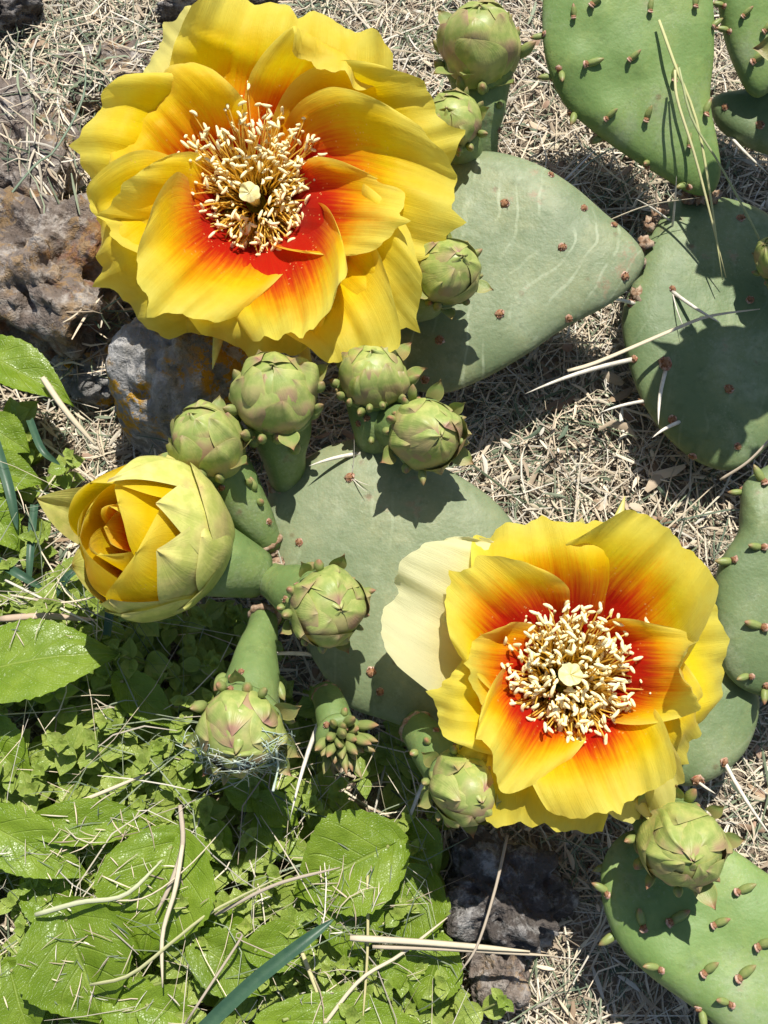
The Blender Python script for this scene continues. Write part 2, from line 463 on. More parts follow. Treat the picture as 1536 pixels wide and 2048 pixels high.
# ------------------------------------------------------------------ cactus pads
BVH = {}
def pad(name, parent, outline, c, zc, n, T, mat, bend=0.0, label=None, seed=0.0, lumps=()):
    n = nrm(n)
    p0 = P(c[0], c[1], zc)
    ol = crom([Pplane(x, y, p0, n) for x, y in outline], 84, True)
    ctr = ol.mean(0)
    fr = frame(n)
    K = 16
    V = []
    def height(q, f):
        h = T * (max(0.0, 1 - f ** 4.5)) ** 0.5
        return h
    fs = [1 - (1 - k / K) ** 1.7 for k in range(1, K + 1)]
    R = np.linalg.norm(ol - ctr, axis=1).max()
    def pt(i, f, side):
        q = ctr + (ol[i] - ctr) * f
        w = 0.16 * T * nz(q, 0.5, seed) * (1 - f ** 3)
        l2 = np.dot(q - ctr, q - ctr) / R ** 2
        return q + n * (side * (height(q, f)) + w + bend * l2)
    N = len(ol)
    V.append(ctr + n * T)
    for f in fs:
        for i in range(N): V.append(pt(i, f, 1))
    top = 1 + K * N
    for f in fs[:-1][::-1]:
        for i in range(N): V.append(pt(i, f, -1))
    V.append(ctr - n * T)
    V = np.array(V)
    # make sure the winding faces outwards
    F = [(0, 1 + i, 1 + (i + 1) % N) for i in range(N)]
    nr = 2 * K - 1
    for r in range(nr - 1):
        a, b = 1 + r * N, 1 + (r + 1) * N
        F += [(a + i, b + i, b + (i + 1) % N, a + (i + 1) % N) for i in range(N)]
    a = 1 + (nr - 1) * N
    F += [(a + i, len(V) - 1, a + (i + 1) % N) for i in range(N)]
    e1, e2 = V[F[0][1]] - V[0], V[F[0][2]] - V[0]
    if np.dot(np.cross(e1, e2), n) < 0: F = [f[::-1] for f in F]
    for (lx, ly, amp, rad) in lumps:
        q = Pplane(lx, ly, ctr + n * T * 0.9, n)
        d = np.linalg.norm(V - q, axis=1)
        V = V + n[None, :] * (amp * np.exp(-(d / rad) ** 2) * ((V - ctr) @ n > -0.02))[:, None]
    o = mk(name, V, F, M[mat], parent)
    if label: o['label'] = label
    BVH[o.name] = BVHTree.FromPolygons([Vector(v) for v in V], F)
    return o
def hit(o, px, py):
    h = BVH[o.name].ray_cast(Vector(CAM), Vector(ray(px, py)))
    if h[0] is None:
        # nearest point of the rim to that ray
        base = ORG[o.name]
        d = ray(px, py)
        q = CAM + d * np.dot(base - CAM, d)
        h = BVH[o.name].find_nearest(Vector(q))
    return np.array(h[0]), np.array(h[1])

def blob(r, ns=10, nl=6, sq=1.0, jit=0.0, seed=0):
    V, uv = [], []
    for i in range(nl + 1):
        th = math.pi * i / nl
        for j in range(ns):
            ph = 2 * math.pi * j / ns
            d = np.array([math.sin(th) * math.cos(ph), math.sin(th) * math.sin(ph), math.cos(th)])
            s = r * (1 + jit * nz(d, 2.5, seed))
            V.append(d * s * (1, 1, sq)); uv.append((i / nl, j / ns))
    return np.array(V), gridF(nl + 1, ns, True), np.array(uv)
def make_old_areole(k):
    a = blob(0.115, 12, 6, 0.32, 0.5, k * 3.3)
    b = blob(0.085, 10, 6, 0.6, 0.7, k * 5.1)
    parts = [(*a, 1), (b[0] + (0.01, 0.01, 0.025), b[1], b[2], 0)]
    r = np.random.default_rng(k)
    for i in range(20):
        az, l = r.uniform(0, 6.28), r.uniform(0.04, 0.085)
        d = nrm((math.cos(az), math.sin(az), r.uniform(0.8, 2.2)))
        b = np.array([math.cos(az), math.sin(az), 0.3]) * r.uniform(0.02, 0.075)
        tv = tube([b, b + d * l * .6, b + d * l], [0.014, 0.011, 0.004], 4)
        parts.append((*tv, 1 if i % 4 == 0 else 0))
    V, F, uv, mi = join(parts)
    return mesh_data('areole', V, F, [M['brown'], M['felt']], uv, mi)
OLD = [make_old_areole(k) for k in range(4)]
def tubercle_mesh(k, L=0.50, r=0.098, name='leaf'):
    """small cone leaf of a young pad with its woolly areole eye"""
    n = 9
    t = np.linspace(0, 1, n)
    path = np.column_stack([0.10 * L * np.sin(t * 1.6) * (1 + .5 * k % 2), 0.03 * k * t * L, t * L])
    rad = r * np.array([0.8, 1.0, 1.12, 1.15, 1.1, 0.98, 0.78, 0.46, 0.06])
    a = tube(path, rad, 9)
    parts = [(*a, 0)]
    e = blob(r * 0.95, 8, 5, 0.6, 0.5, k)
    parts.append((e[0] + (-r * 1.15, 0, 0.04), e[1], e[2], 1))
    e = blob(r * 1.15, 10, 5, 0.35, 0.4, k + 3)
    parts.append((e[0] + (-r * 1.45, 0, 0.0), e[1], e[2], 2))
    rr = np.random.default_rng(k + 50)
    for i in range(10):
        az = rr.uniform(0, 6.28)
        b = np.array([-r * 1.2 + math.cos(az) * r * .7, math.sin(az) * r * .7, 0.02])
        tv = tube([b, b + (math.cos(az) * .02, math.sin(az) * .02, .06)], [0.010, 0.003], 4)
        parts.append((*tv, 2))
    V, F, uv, mi = join(parts)
    return mesh_data(name, V, F, [M['tubercle'], M['brown'], M['felt']], uv, mi)
TUB = [tubercle_mesh(k) for k in range(4)]
def plain_tub(k, L=0.34, r=0.100):
    n = 9
    t = np.linspace(0, 1, n)
    path = np.column_stack([0.16 * L * np.sin(t * 1.5), 0 * t, t * L])
    rad = r * np.array([0.75, 1.0, 1.14, 1.18, 1.12, 0.98, 0.76, 0.45, 0.05])
    V, F, uv = tube(path, rad, 9, 0.8)
    return mesh_data('leaf', V, F, [M['tubercle']], uv)
PTUB = [plain_tub(0), plain_tub(1, 0.44, 0.10), plain_tub(2, 0.27, 0.105)]

def old_areoles(o, pts, sc=1.0):
    for i, (x, y) in enumerate(pts):
        p, n = hit(o, x, y)
        inst('areole', OLD[i % 4], frame(n, (math.cos(i * 2.1), math.sin(i * 2.1), 0)), p, sc * (0.85 + 0.3 * ((i * 37) % 10) / 10), o)
def young_leaves(o, pts, lean=(0.1, 0.9), sc=1.0):
    for i, pt in enumerate(pts):
        x, y = pt[:2]
        p, n = hit(o, x, y)
        d = pt[2:] if len(pt) > 2 else lean
        w = nrm(n * 0.62 + np.array([d[0], d[1], 0.0]) * 0.8)
        fr = frame(w, np.array([d[0], d[1], 0]))
        inst('leaf', TUB[i % 4], fr, p - w * 0.03, sc * .78 * (0.85 + 0.3 * ((i * 53) % 10) / 10), o)
def spine(parent, a, b, r=0.06):
    """white spine from base a to tip b (centimetres)"""
    a, b = np.asarray(a), np.asarray(b)
    t = np.linspace(0, 1, 9)[:, None]
    side = nrm(np.cross(b - a, (0.2, 0.1, 1)))
    path = a + (b - a) * t + side * 0.03 * np.sin(t * 3.1) * np.linalg.norm(b - a)
    rad = r * np.array([1.0, 0.92, 0.9, 0.86, 0.8, 0.7, 0.55, 0.34, 0.03])
    V, F, uv = tube(path, rad, 7)
    return mk('spine', V, F, M['spine'], parent)

# plants (things)
cact_c = empty('prickly_pear', P(790, 1300, 0), 'prickly pear with broad central pad, half-open flower and the smaller open flower', 'cactus', 'prickly pears')
cact_r = empty('prickly_pear', P(1420, 760, 0), 'prickly pear with long-spined shaded pad, leafy upper pad and the largest flower', 'cactus', 'prickly pears')
cact_e = empty('prickly_pear', P(1560, 1350, 0), 'prickly pear with smooth pads behind the smaller open flower and one fat bud', 'cactus', 'prickly pears')
cact_y = empty('prickly_pear', P(1560, 2000, 0), 'bright green young prickly pear pad dotted with small cone leaves under the fat bud', 'cactus', 'prickly pears')
cact_t = empty('prickly_pear', P(1560, 200, 0), 'prickly pear standing beyond the leafy upper pad, with a narrow raised pad', 'cactus', 'prickly pears')

pad_c = pad('pad', cact_c, [(600, 922), (655, 890), (720, 876), (800, 900), (900, 940), (1000, 1010), (1060, 1110), (1070, 1220), (1035, 1340), (970, 1410), (900, 1452), (845, 1462), (770, 1440), (690, 1408), (630, 1325), (580, 1235), (552, 1165), (535, 1080), (532, 1000), (556, 950)],
            (790, 1160), 3.2, (-0.06, -0.16, 1), 0.50, 'pad_mid', -0.15, 'broad grey-green pad carrying most of the buds', 1.0)
pad_2 = pad('pad', cact_r, [(955, 303), (1015, 308), (1085, 333), (1150, 374), (1210, 426), (1262, 470), (1290, 512), (1272, 558), (1222, 606), (1130, 655), (1050, 710), (960, 760), (880, 785), (800, 765), (760, 690), (765, 590), (800, 480), (850, 380), (900, 325)],
            (1010, 540), 3.3, (-0.10, -0.22, 1), 0.48, 'pad_vein', -0.1, 'pad streaked with pale curving lines beside the largest flower', 2.0)
pad_3 = pad('pad', cact_r, [(1340, 400), (1400, 388), (1470, 396), (1545, 430), (1605, 520), (1625, 650), (1595, 800), (1530, 900), (1470, 936), (1400, 920), (1330, 862), (1280, 785), (1252, 695), (1245, 625), (1268, 560), (1282, 500), (1308, 440)],
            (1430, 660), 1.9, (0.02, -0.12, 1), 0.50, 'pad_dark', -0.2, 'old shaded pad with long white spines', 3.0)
pad_4 = pad('pad', cact_r, [(1412, 390), (1380, 386), (1330, 357), (1260, 315), (1190, 265), (1130, 210), (1097, 140), (1085, 60), (1092, -40), (1130, -125), (1250, -165), (1375, -120), (1422, -20), (1428, 100), (1420, 200), (1436, 290), (1442, 345), (1432, 378)],
            (1290, 150), 4.6, (0.0, -0.52, 1), 0.42, 'pad_young', -0.1, 'fresh green pad dotted with small cone leaves', 4.0,
            lumps=[(1150, 120, .12, .5), (1265, 110, .12, .5), (1220, 230, .12, .5), (1340, 190, .10, .6), (1180, 20, .12, .5)])
pad_5 = pad('pad', cact_e, [(1545, 925), (1490, 965), (1482, 1015), (1476, 1065), (1440, 1125), (1428, 1200), (1436, 1290), (1458, 1352), (1505, 1386), (1570, 1392), (1650, 1340), (1705, 1200), (1690, 1050), (1650, 940), (1600, 912)],
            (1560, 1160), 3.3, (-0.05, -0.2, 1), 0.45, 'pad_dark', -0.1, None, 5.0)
pad_6 = pad('pad', cact_e, [(1338, 1562), (1385, 1572), (1442, 1550), (1492, 1502), (1518, 1430), (1512, 1375), (1460, 1320), (1380, 1300), (1300, 1340), (1255, 1440), (1280, 1530)],
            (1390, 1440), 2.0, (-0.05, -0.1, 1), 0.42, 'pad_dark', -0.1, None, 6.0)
pad_7 = pad('pad', cact_y, [(1215, 1700), (1200, 1752), (1208, 1820), (1240, 1892), (1300, 1952), (1380, 2010), (1455, 2066), (1560, 2120), (1690, 2120), (1740, 2000), (1700, 1860), (1600, 1785), (1536, 1748), (1470, 1702), (1400, 1668), (1320, 1652), (1252, 1664)],
            (1440, 1880), 2.6, (-0.12, -0.10, 1), 0.45, 'pad_young', 0.25, None, 7.0,
            lumps=[(1250, 1800, .16, .55), (1330, 1935, .2, .5), (1300, 1760, -.08, .5), (1450, 1990, .16, .6), (1380, 1880, .08, .5), (1500, 1850, .1, .6)])
pad_8 = pad('pad', cact_t, [(1500, 188), (1468, 130), (1446, 60), (1436, -30), (1460, -130), (1560, -170), (1650, -90), (1640, 40), (1592, 120), (1532, 188)],
            (1530, 20), 4.6, (0.1, -0.6, 1), 0.40, 'pad_young', 0, 'narrow raised pad', 8.0)
pad_9 = pad('pad', cact_t, [(1424, 200), (1465, 186), (1540, 178), (1630, 195), (1660, 260), (1580, 310), (1490, 288), (1436, 248)],
            (1540, 240), 2.6, (0.0, -0.2, 1), 0.45, 'pad_dark', 0, None, 9.0)

SUNV = np.array(sd)
def proj(p):
    v = np.asarray(p) - CAM
    d = v @ _f
    return 768 + FPX * (v @ _r) / d, 1024 - FPX * (v @ _u) / d
# unseen pad added outside the frame, outlined to throw shade on the long-spined pad
SHADE_OUTLINE = [proj(P(x, y, 2.4) + SUNV * 8.6) for x, y in [(1490, 400), (1590, 380), (1700, 450), (1740, 650), (1700, 800), (1630, 850), (1560, 830), (1520, 750), (1490, 640), (1475, 520)]]
zt = (P(1560, 640, 2.4) + SUNV * 8.6)
shade_pad = pad('pad', cact_t, SHADE_OUTLINE, proj(zt), zt[2], (0.05, -0.25, 1), 0.42, 'pad_young', 0, 'unseen tall pad added to shade the long-spined pad', 10.0)
stp = crom(np.array([P(1600, 120, 3.0), P(1640, 60, 5.0), zt - (0, .2, 1.0), zt]), 14)  # added stalk that holds up the unseen pad
stv = tube(stp, np.linspace(1.1, .5, 14), 18, .5)
mk('stem', stv[0], stv[1], M['pad_young'], cact_t)
old_areoles(pad_c, [(598, 1085), (980, 1107), (814, 1146), (760, 1384), (700, 955), (742, 1343), (880, 1240), (640, 1380), (1030, 1230)], 1.0)
old_areoles(pad_2, [(1102, 350), (1010, 407), (1125, 494), (1228, 450), (1000, 628), (1250, 552), (1137, 637), (880, 680), (1000, 742), (850, 760), (1180, 395)], 1.0)
old_areoles(pad_3, [(1345, 578), (1458, 778), (1345, 838), (1475, 893), (1482, 436), (1262, 606), (1268, 718), (1285, 803), (1385, 912), (1500, 600)], 1.0)
for q, s in (((1330, 728), 1.9),): old_areoles(pad_3, [q], s)
old_areoles(pad_6, [(1448, 1525), (1395, 1560)], 1.2)
old_areoles(pad_9, [(1450, 215), (1520, 250)], 1.0)
young_leaves(pad_4, [(1148, 32), (1080, 72, -.9, -.1), (1122, 145, .1, -.8), (1176, 128, .9, .2), (1262, 118, .7, .6), (1348, 158), (1148, 228, -.2, -.8), (1216, 234, .5, .5), (1293, 236, .2, .7), (1410, 226), (1378, 290), (1295, 327, .1, .3), (1372, 370, -.3, .3), (1190, 296, -.9, -.3), (1426, 52, .8, .8), (1076, 168, -.9, -.1), (1186, 8, .5, .6), (1300, 20), (1390, 10)])
young_leaves(pad_7, [(1203, 1728, -.8, -.6), (1212, 1782, -.6, .5), (1285, 1848, -.1, .8), (1345, 1842, .9, .4), (1432, 1848, .9, .4), (1480, 1782, .9, .3), (1222, 1872, -.7, -.5), (1315, 1935, -.5, .2), (1412, 1942, .6, .5), (1482, 1952, .7, .5), (1455, 2005, -.6, .3), (1400, 2028, .1, -.7), (1520, 1890, .8, .4)], sc=1.05)
young_leaves(pad_5, [(1482, 984, -1, 0), (1520, 1094, -.9, .1), (1462, 1122, -1, 0), (1520, 1252, -.8, .3), (1495, 1352, -.9, -.1), (1530, 1378, -.2, -.8), (1525, 960, -.3, .6)], sc=1.05)
young_leaves(pad_8, [(1488, 30, .5, .6), (1455, 60, -.7, .3), (1530, 60, .5, .6), (1510, 120, .5, .4), (1445, 10, -.9, .3)], sc=1.0)

def sp(parent, o, bx, by, tx, ty, dz, r=0.06):
    p, n = hit(o, bx, by)
    return spine(parent, p - n * 0.03, P(tx, ty, p[2] + dz), r)
sp(pad_3, pad_3, 1266, 718, 1050, 788, 0.3, .068)
sp(pad_3, pad_3, 1286, 803, 1198, 826, 0.2, .05)
sp(pad_3, pad_3, 1331, 742, 1317, 850, 0.6, .058)
sp(pad_3, pad_3, 1358, 844, 1304, 876, 0.5, .055)
sp(pad_3, pad_3, 1268, 606, 1222, 598, 0.5, .058)
sp(pad_3, pad_3, 1345, 582, 1442, 646, 0.7, .055)
sp(pad_3, pad_3, 1345, 452, 1353, 352, 1.6, .032)
sp(pad_3, pad_3, 1340, 440, 1272, 398, 0.9, .032)
sp(pad_3, pad_3, 1345, 582, 1370, 660, 0.25, .02)
sp(pad_c, pad_c, 716, 874, 618, 932, 0.5, .055)
sp(pad_c, pad_c, 622, 1310, 515, 1311, 0.7, .055)
sp(pad_c, pad_c, 640, 1395, 580, 1640, 0.2, .062)
sp(pad_c, pad_c, 566, 1165, 556, 1100, 0.6, .03)
sp(pad_c, pad_c, 703, 955, 735, 985, 0.3, .014)
sp(pad_c, pad_c, 703, 955, 742, 972, 0.2, .012)
sp(pad_c, pad_c, 702, 955, 708, 878, 0.7, .012)
sp(pad_c, pad_c, 905, 1448, 784, 1748, -1.5, .055)
sp(pad_6, pad_6, 1450, 1525, 1548, 1680, 0.4, .055)
sp(pad_6, pad_6, 1392, 1562, 1432, 1588, 0.3, .04)
sp(pad_9, pad_9, 1440, 262, 1540, 350, 0.8, .05)
sp(pad_9, pad_9, 1445, 275, 1460, 220, 0.6, .04)
# corky scars where pads join
def cork(parent, pts, r=0.13, seed=0, z=None):
    for i, (x, y, zz) in enumerate(pts):
        V, F, uv = blob(r, 12, 8, 0.8, 1.1, seed + i * 3.7)
        V = V * (1 + .3 * math.sin(i), 1.25, 1) + P(x, y, zz)
        mk('joint_scar', V, F, M['cork'], parent)
cork(pad_3, [(1298, 450, 2.5), (1288, 485, 2.5), (1276, 520, 2.5), (1272, 588, 2.3), (1312, 430, 2.6), (1328, 415, 2.6), (1400, 393, 2.7), (1425, 392, 2.7), (1378, 395, 2.6)], 0.16, 3)
cork(pad_c, [(538, 1070, 3.4), (545, 1098, 3.4), (556, 1125, 3.4), (552, 1110, 3.3), (600, 968, 3.5)], 0.11, 30)

# ------------------------------------------------------------------ buds
def revpatch(c, ax, fr, prof, a0, span, t0, t1, roff, nu=14, nv=13, lift=0.0, tipcurl=0.0, wfun=None, crease=0.0):
    """a scale or petal wrapped round the axis; prof(t) -> (height, radius)"""
    V, uv = [], []
    e1, e2 = fr[:, 0], fr[:, 1]
    for i in range(nu):
        u = i / (nu - 1)
        t = t0 + (t1 - t0) * u
        w = wfun(u) if wfun else math.sqrt(max(0, 1 - u ** 2.2)) * (0.72 + 0.5 * u)
        h, r = prof(t)
        for j in range(nv):
            v = -1 + 2 * j / (nv - 1)
            a = a0 + span * w * v
            rr = r + roff + lift * u ** 3 - 0.05 * abs(v) ** 2 * (1 - u) + crease * math.exp(-(v / .22) ** 2) * u
            p = c + ax * (h + tipcurl * u ** 4) + rr * (math.cos(a) * e1 + math.sin(a) * e2)
            V.append(p); uv.append((u, v))
    return np.array(V), gridF(nu, nv), np.array(uv)

def bud(parent, base, head, Rpx, zb, zh, label=None, seed=0, wb=0.42, wide=0.98, pale=False, ntub=18, nscale=15, flat=1.0, young=False):
    B, H = P(*base, zb), P(*head, zh)
    R = Rpx / ppc(H)
    ax = nrm(H - B)
    # the head looks a little more towards the light than the ovary
    L = np.linalg.norm(H - B)
    hax = nrm(ax * 0.62 + nrm(CAM - H) * 0.38 + np.array([0, 0.05, 0.0]))
    r = np.random.default_rng(seed)
    n = 18
    Tn = np.linspace(0, 1, n)
    ctl = np.array([B - ax * 0.25, B + (H - B) * 0.35, H - hax * R * 0.75, H - hax * R * 0.1])
    path = crom(ctl, n)
    prof = np.interp(Tn, [0, .12, .3, .55, .8, .94, 1], [wb * .8, wb * .92, wb * 1.12, wide * .78, wide * .98, wide * 0.96, wide * .72]) * R
    V, F, uv = tube(path, prof, 22)
    V = V + np.array([0.11 * R * np.array((nz(p, 1.2, seed), nz(p, 1.2, seed + 7), nz(p, 1.2, seed + 11))) for p in V])
    o = mk('flower_bud', V, F, M['ovary'], parent, puv=uv)
    if label: o['label'] = label
    BVH[o.name] = BVHTree.FromPolygons([Vector(v) for v in V], F)
    # areoles on the stalk and the corky collar where it meets the pad
    bx, by = np.array(proj(B)), np.array(proj(H))
    side_ = np.array([-(by - bx)[1], (by - bx)[0]]) / (np.linalg.norm(by - bx) + 1e-6)
    for q in range(4):
        px_ = bx + (by - bx) * r.uniform(.1, .75) + side_ * Rpx * r.uniform(-.5, .5)
        p, nn = hit(o, *px_)
        if q % 2: inst('areole', OLD[q], frame(nn), p, .7, o)
        else: inst('leaf', PTUB[2], frame(nrm(nn + ax * .6), nn), p - nn * .03, .8, o)
    tr = frame(ax)
    ring = [B - ax * .12 + (math.cos(a) * tr[:, 0] + math.sin(a) * tr[:, 1]) * R * wb * .80 for a in np.linspace(0, 2 * math.pi, 25)]
    rv = tube(np.array(ring), np.full(25, .085 * R) * (1 + .35 * np.sin(np.arange(25) * 2.3)), 7)
    mk('joint_scar', rv[0], rv[1], M['cork'], o)
    fr = frame(hax, (math.cos(seed), math.sin(seed), 0))
    c = H
    hgt = R * flat * r.uniform(.88, 1.22)
    def gl(t):   # t 0 = equator below, 1 = pole
        th = math.pi * (0.62 - 0.62 * t)
        return hgt * math.cos(th), R * 0.95 * math.sin(th) ** (.85 if seed % 3 else 1.15)
    if young:      # very young bud: a bunch of brownish fingers
        for i in range(26):
            a, q = i * 2.4 + r.uniform(-.3, .3), math.sqrt((i + .5) / 26)
            e = math.cos(a) * fr[:, 0] + math.sin(a) * fr[:, 1]
            d = nrm(hax + e * (.15 + .75 * q))
            inst('leaf', PTUB[i % 2], frame(d, -e), c + e * R * .70 * q * r.uniform(.8, 1.1) + hax * R * (.15 - .5 * q * q + r.uniform(-.15, .1)), (r.uniform(.9, 1.2), r.uniform(.9, 1.2), r.uniform(1.2, 1.8)), o)
        return o
    # inner core so that no gap shows through
    Vc, Fc, uc = revpatch(c, hax, fr, gl, 0, math.pi, 0, 1, -0.035 * R, 14, 33, wfun=lambda u: 1.0)
    mk('core', Vc, Fc, M['scale'], o, puv=uc * (0.3, 0))
    n1, n2 = int(r.integers(4, 7)), int(r.integers(3, 6))
    rows = [(-.06, r.uniform(.5, .68), 3.6 / n1, n1, 0.02), (0.05, r.uniform(.8, .98), 3.3 / n2, n2, 0.0), (0.45, 1.00, 0.9, 3, -.01)]
    off = r.uniform(0, 6)
    for k, (t0, t1, span, cnt, ro) in enumerate(rows):
        for i in range(cnt):
            a = off + k * 0.6 + 2 * math.pi * i / cnt + r.uniform(-.22, .22)
            tt = t1 * r.uniform(0.82, 1.03)
            V, F, uv = revpatch(c, hax, fr, gl, a, span * r.uniform(.8, 1.15), t0, min(tt, 1.02), ro * R * r.uniform(.7, 1.3), 16, 15,
                                lift=R * (r.uniform(.08, .16) if r.uniform() < .25 else r.uniform(-.03, .02)), tipcurl=R * r.uniform(.0, .06), crease=R * r.uniform(.05, .20),
                                wfun=lambda u: (1 - u ** 3.4) ** .62 * (0.85 + 0.3 * u) + .012)
            V = V + np.array([0.13 * R * np.array((nz(p, 1.3, seed + i * 2.), nz(p, 1.3, seed + 7 + i), nz(p, 1.3, k + 11))) for p in V])
            mk('scale', V, F, M['scale_pale' if pale else 'scale'], o, puv=uv)
    for i in range(4):       # closed tips at the pole
        a = i * 1.57 + off + r.uniform(-.4, .4)
        e = math.cos(a) * fr[:, 0] + math.sin(a) * fr[:, 1]
        q = r.uniform(.7, 1.2)
        pp = np.array([c + hax * hgt * .78 + e * R * .30, c + hax * hgt * .93 + e * R * .17, c + hax * hgt * (1.0 + .10 * q) + e * R * .03 * q])
        V, F, uv = tube(crom(pp, 7), R * np.array([.10, .13, .13, .11, .08, .045, .008]) * q, 9, .6)
        mk('scale', V, F, M['scale'], o, puv=uv)
    # finger-like leaves round the shoulder and on the ovary
    for i in range(ntub):
        a = i * 2.399 + seed
        t = 0.98 if i < ntub * .62 else r.uniform(0.45, 0.85)
        k = int(t * (n - 1))
        cp = path[k]; tdir = nrm(path[min(k + 1, n - 1)] - path[k - 1])
        f2 = frame(tdir, fr[:, 0])
        out = math.cos(a) * f2[:, 0] + math.sin(a) * f2[:, 1]
        up = hax if i < ntub * .62 else tdir
        p = cp + out * prof[k] * 0.98 + (hax * R * r.uniform(-.15, .25) if i < ntub * .62 else 0)
        if i < ntub * .62: p = c + hax * R * r.uniform(-.45, .05) + out * R * 1.0
        d = nrm(out * r.uniform(.5, 1.0) + up * r.uniform(.45, 1.0))
        s = R / 0.85 * r.uniform(.8, 1.2)
        if r.uniform() < .35 and i < ntub * .62:
            # flat pointed scale leaf
            w, l = 0.19 * s, 0.46 * s
            f3 = frame(d, np.cross(d, out))
            VV, uu = [], []
            for ii in range(8):
                u = ii / 7
                for jj in range(5):
                    v = -1 + jj / 2
                    ww = w * math.sin(math.pi * min(1, .28 + .72 * u)) ** .8 * (1 - u ** 6)
                    VV.append(p + f3[:, 0] * ww * v + d * l * u + f3[:, 1] * (-.10 * s * u * u + .22 * w * v * v) ); uu.append((u, v))
            mk('leaf', np.array(VV), gridF(8, 5), M['tubercle'], o, puv=np.array(uu))
        else:
            inst('leaf', PTUB[i % 3], frame(d, -out), p - d * .04, s, o)
    return o

bud(cact_r, (962, 300), (960, 98), 80, 3.4, 5.3, 'plump bud with long pointed scales above the streaked pad', 1, .50, .95, nscale=15)
bud(cact_r, (935, 318), (905, 246), 58, 3.6, 5.0, 'bud half hidden behind the large flower', 2, .6)
bud(cact_r, (815, 610), (892, 545), 68, 3.8, 5.2, 'bud tucked under the large flower on the streaked pad', 3, .7)
bud(cact_c, (572, 960), (552, 792), 86, 3.4, 5.5, 'big blunt bud on a stout green stalk below the large flower', 4, .50, .95, flat=.85)
bud(cact_c, (752, 900), (745, 752), 72, 3.5, 5.0, 'bud shaded by the edge of the large flower', 5, .6)
bud(cact_c, (745, 838), (852, 868), 74, 3.6, 5.4, 'smooth green bud casting a jagged shadow on the pad', 6, .58)
bud(cact_c, (528, 1075), (416, 892), 76, 3.4, 5.1, 'pinkish green bud behind the half-open flower', 7, .55)
bud(cact_c, (548, 1162), (656, 1212), 80, 3.6, 5.5, 'ribbed pale green bud standing on the pad face', 8, .55)
bud(cact_c, (528, 1240), (482, 1462), 90, 3.4, 4.8, 'reddish bud tangled in pale fibres', 9, .42, .95)
bud(cact_c, (655, 1398), (684, 1482), 56, 3.2, 3.9, 'small young bud with bunched brownish fingers', 10, .6, .95, ntub=22, young=True)
bud(cact_c, (838, 1462), (930, 1572), 74, 3.2, 4.5, 'green bud with a torn tip next to the smaller flower', 11, .6)
bud(cact_e, (1275, 1560), (1362, 1690), 86, 2.4, 4.7, 'fat yellow-green bud over the young pad', 12, .55)

for i, (x, y, bx, by, rr) in enumerate(((1420, 760, 1560, 720, 98), (1465, 490, 1560, 560, 84), (1590, 890, 1620, 800, 60))):  # buds added mostly out of view, giving that shade its jagged edge
    hp, bp = P(x, y, 2.4) + SUNV * 8.6, P(bx, by, 2.4) + SUNV * 8.4
    bud(cact_t, proj(bp), proj(hp), rr * ppc(hp) / ppc(P(x, y, 2.4)), bp[2], hp[2], None, 20 + i, .7, ntub=16)
bud(cact_t, (1610, 590), (1556, 520), 44, 3.0, 3.7, 'little green bud at the edge of the shaded pad', 31, .6)
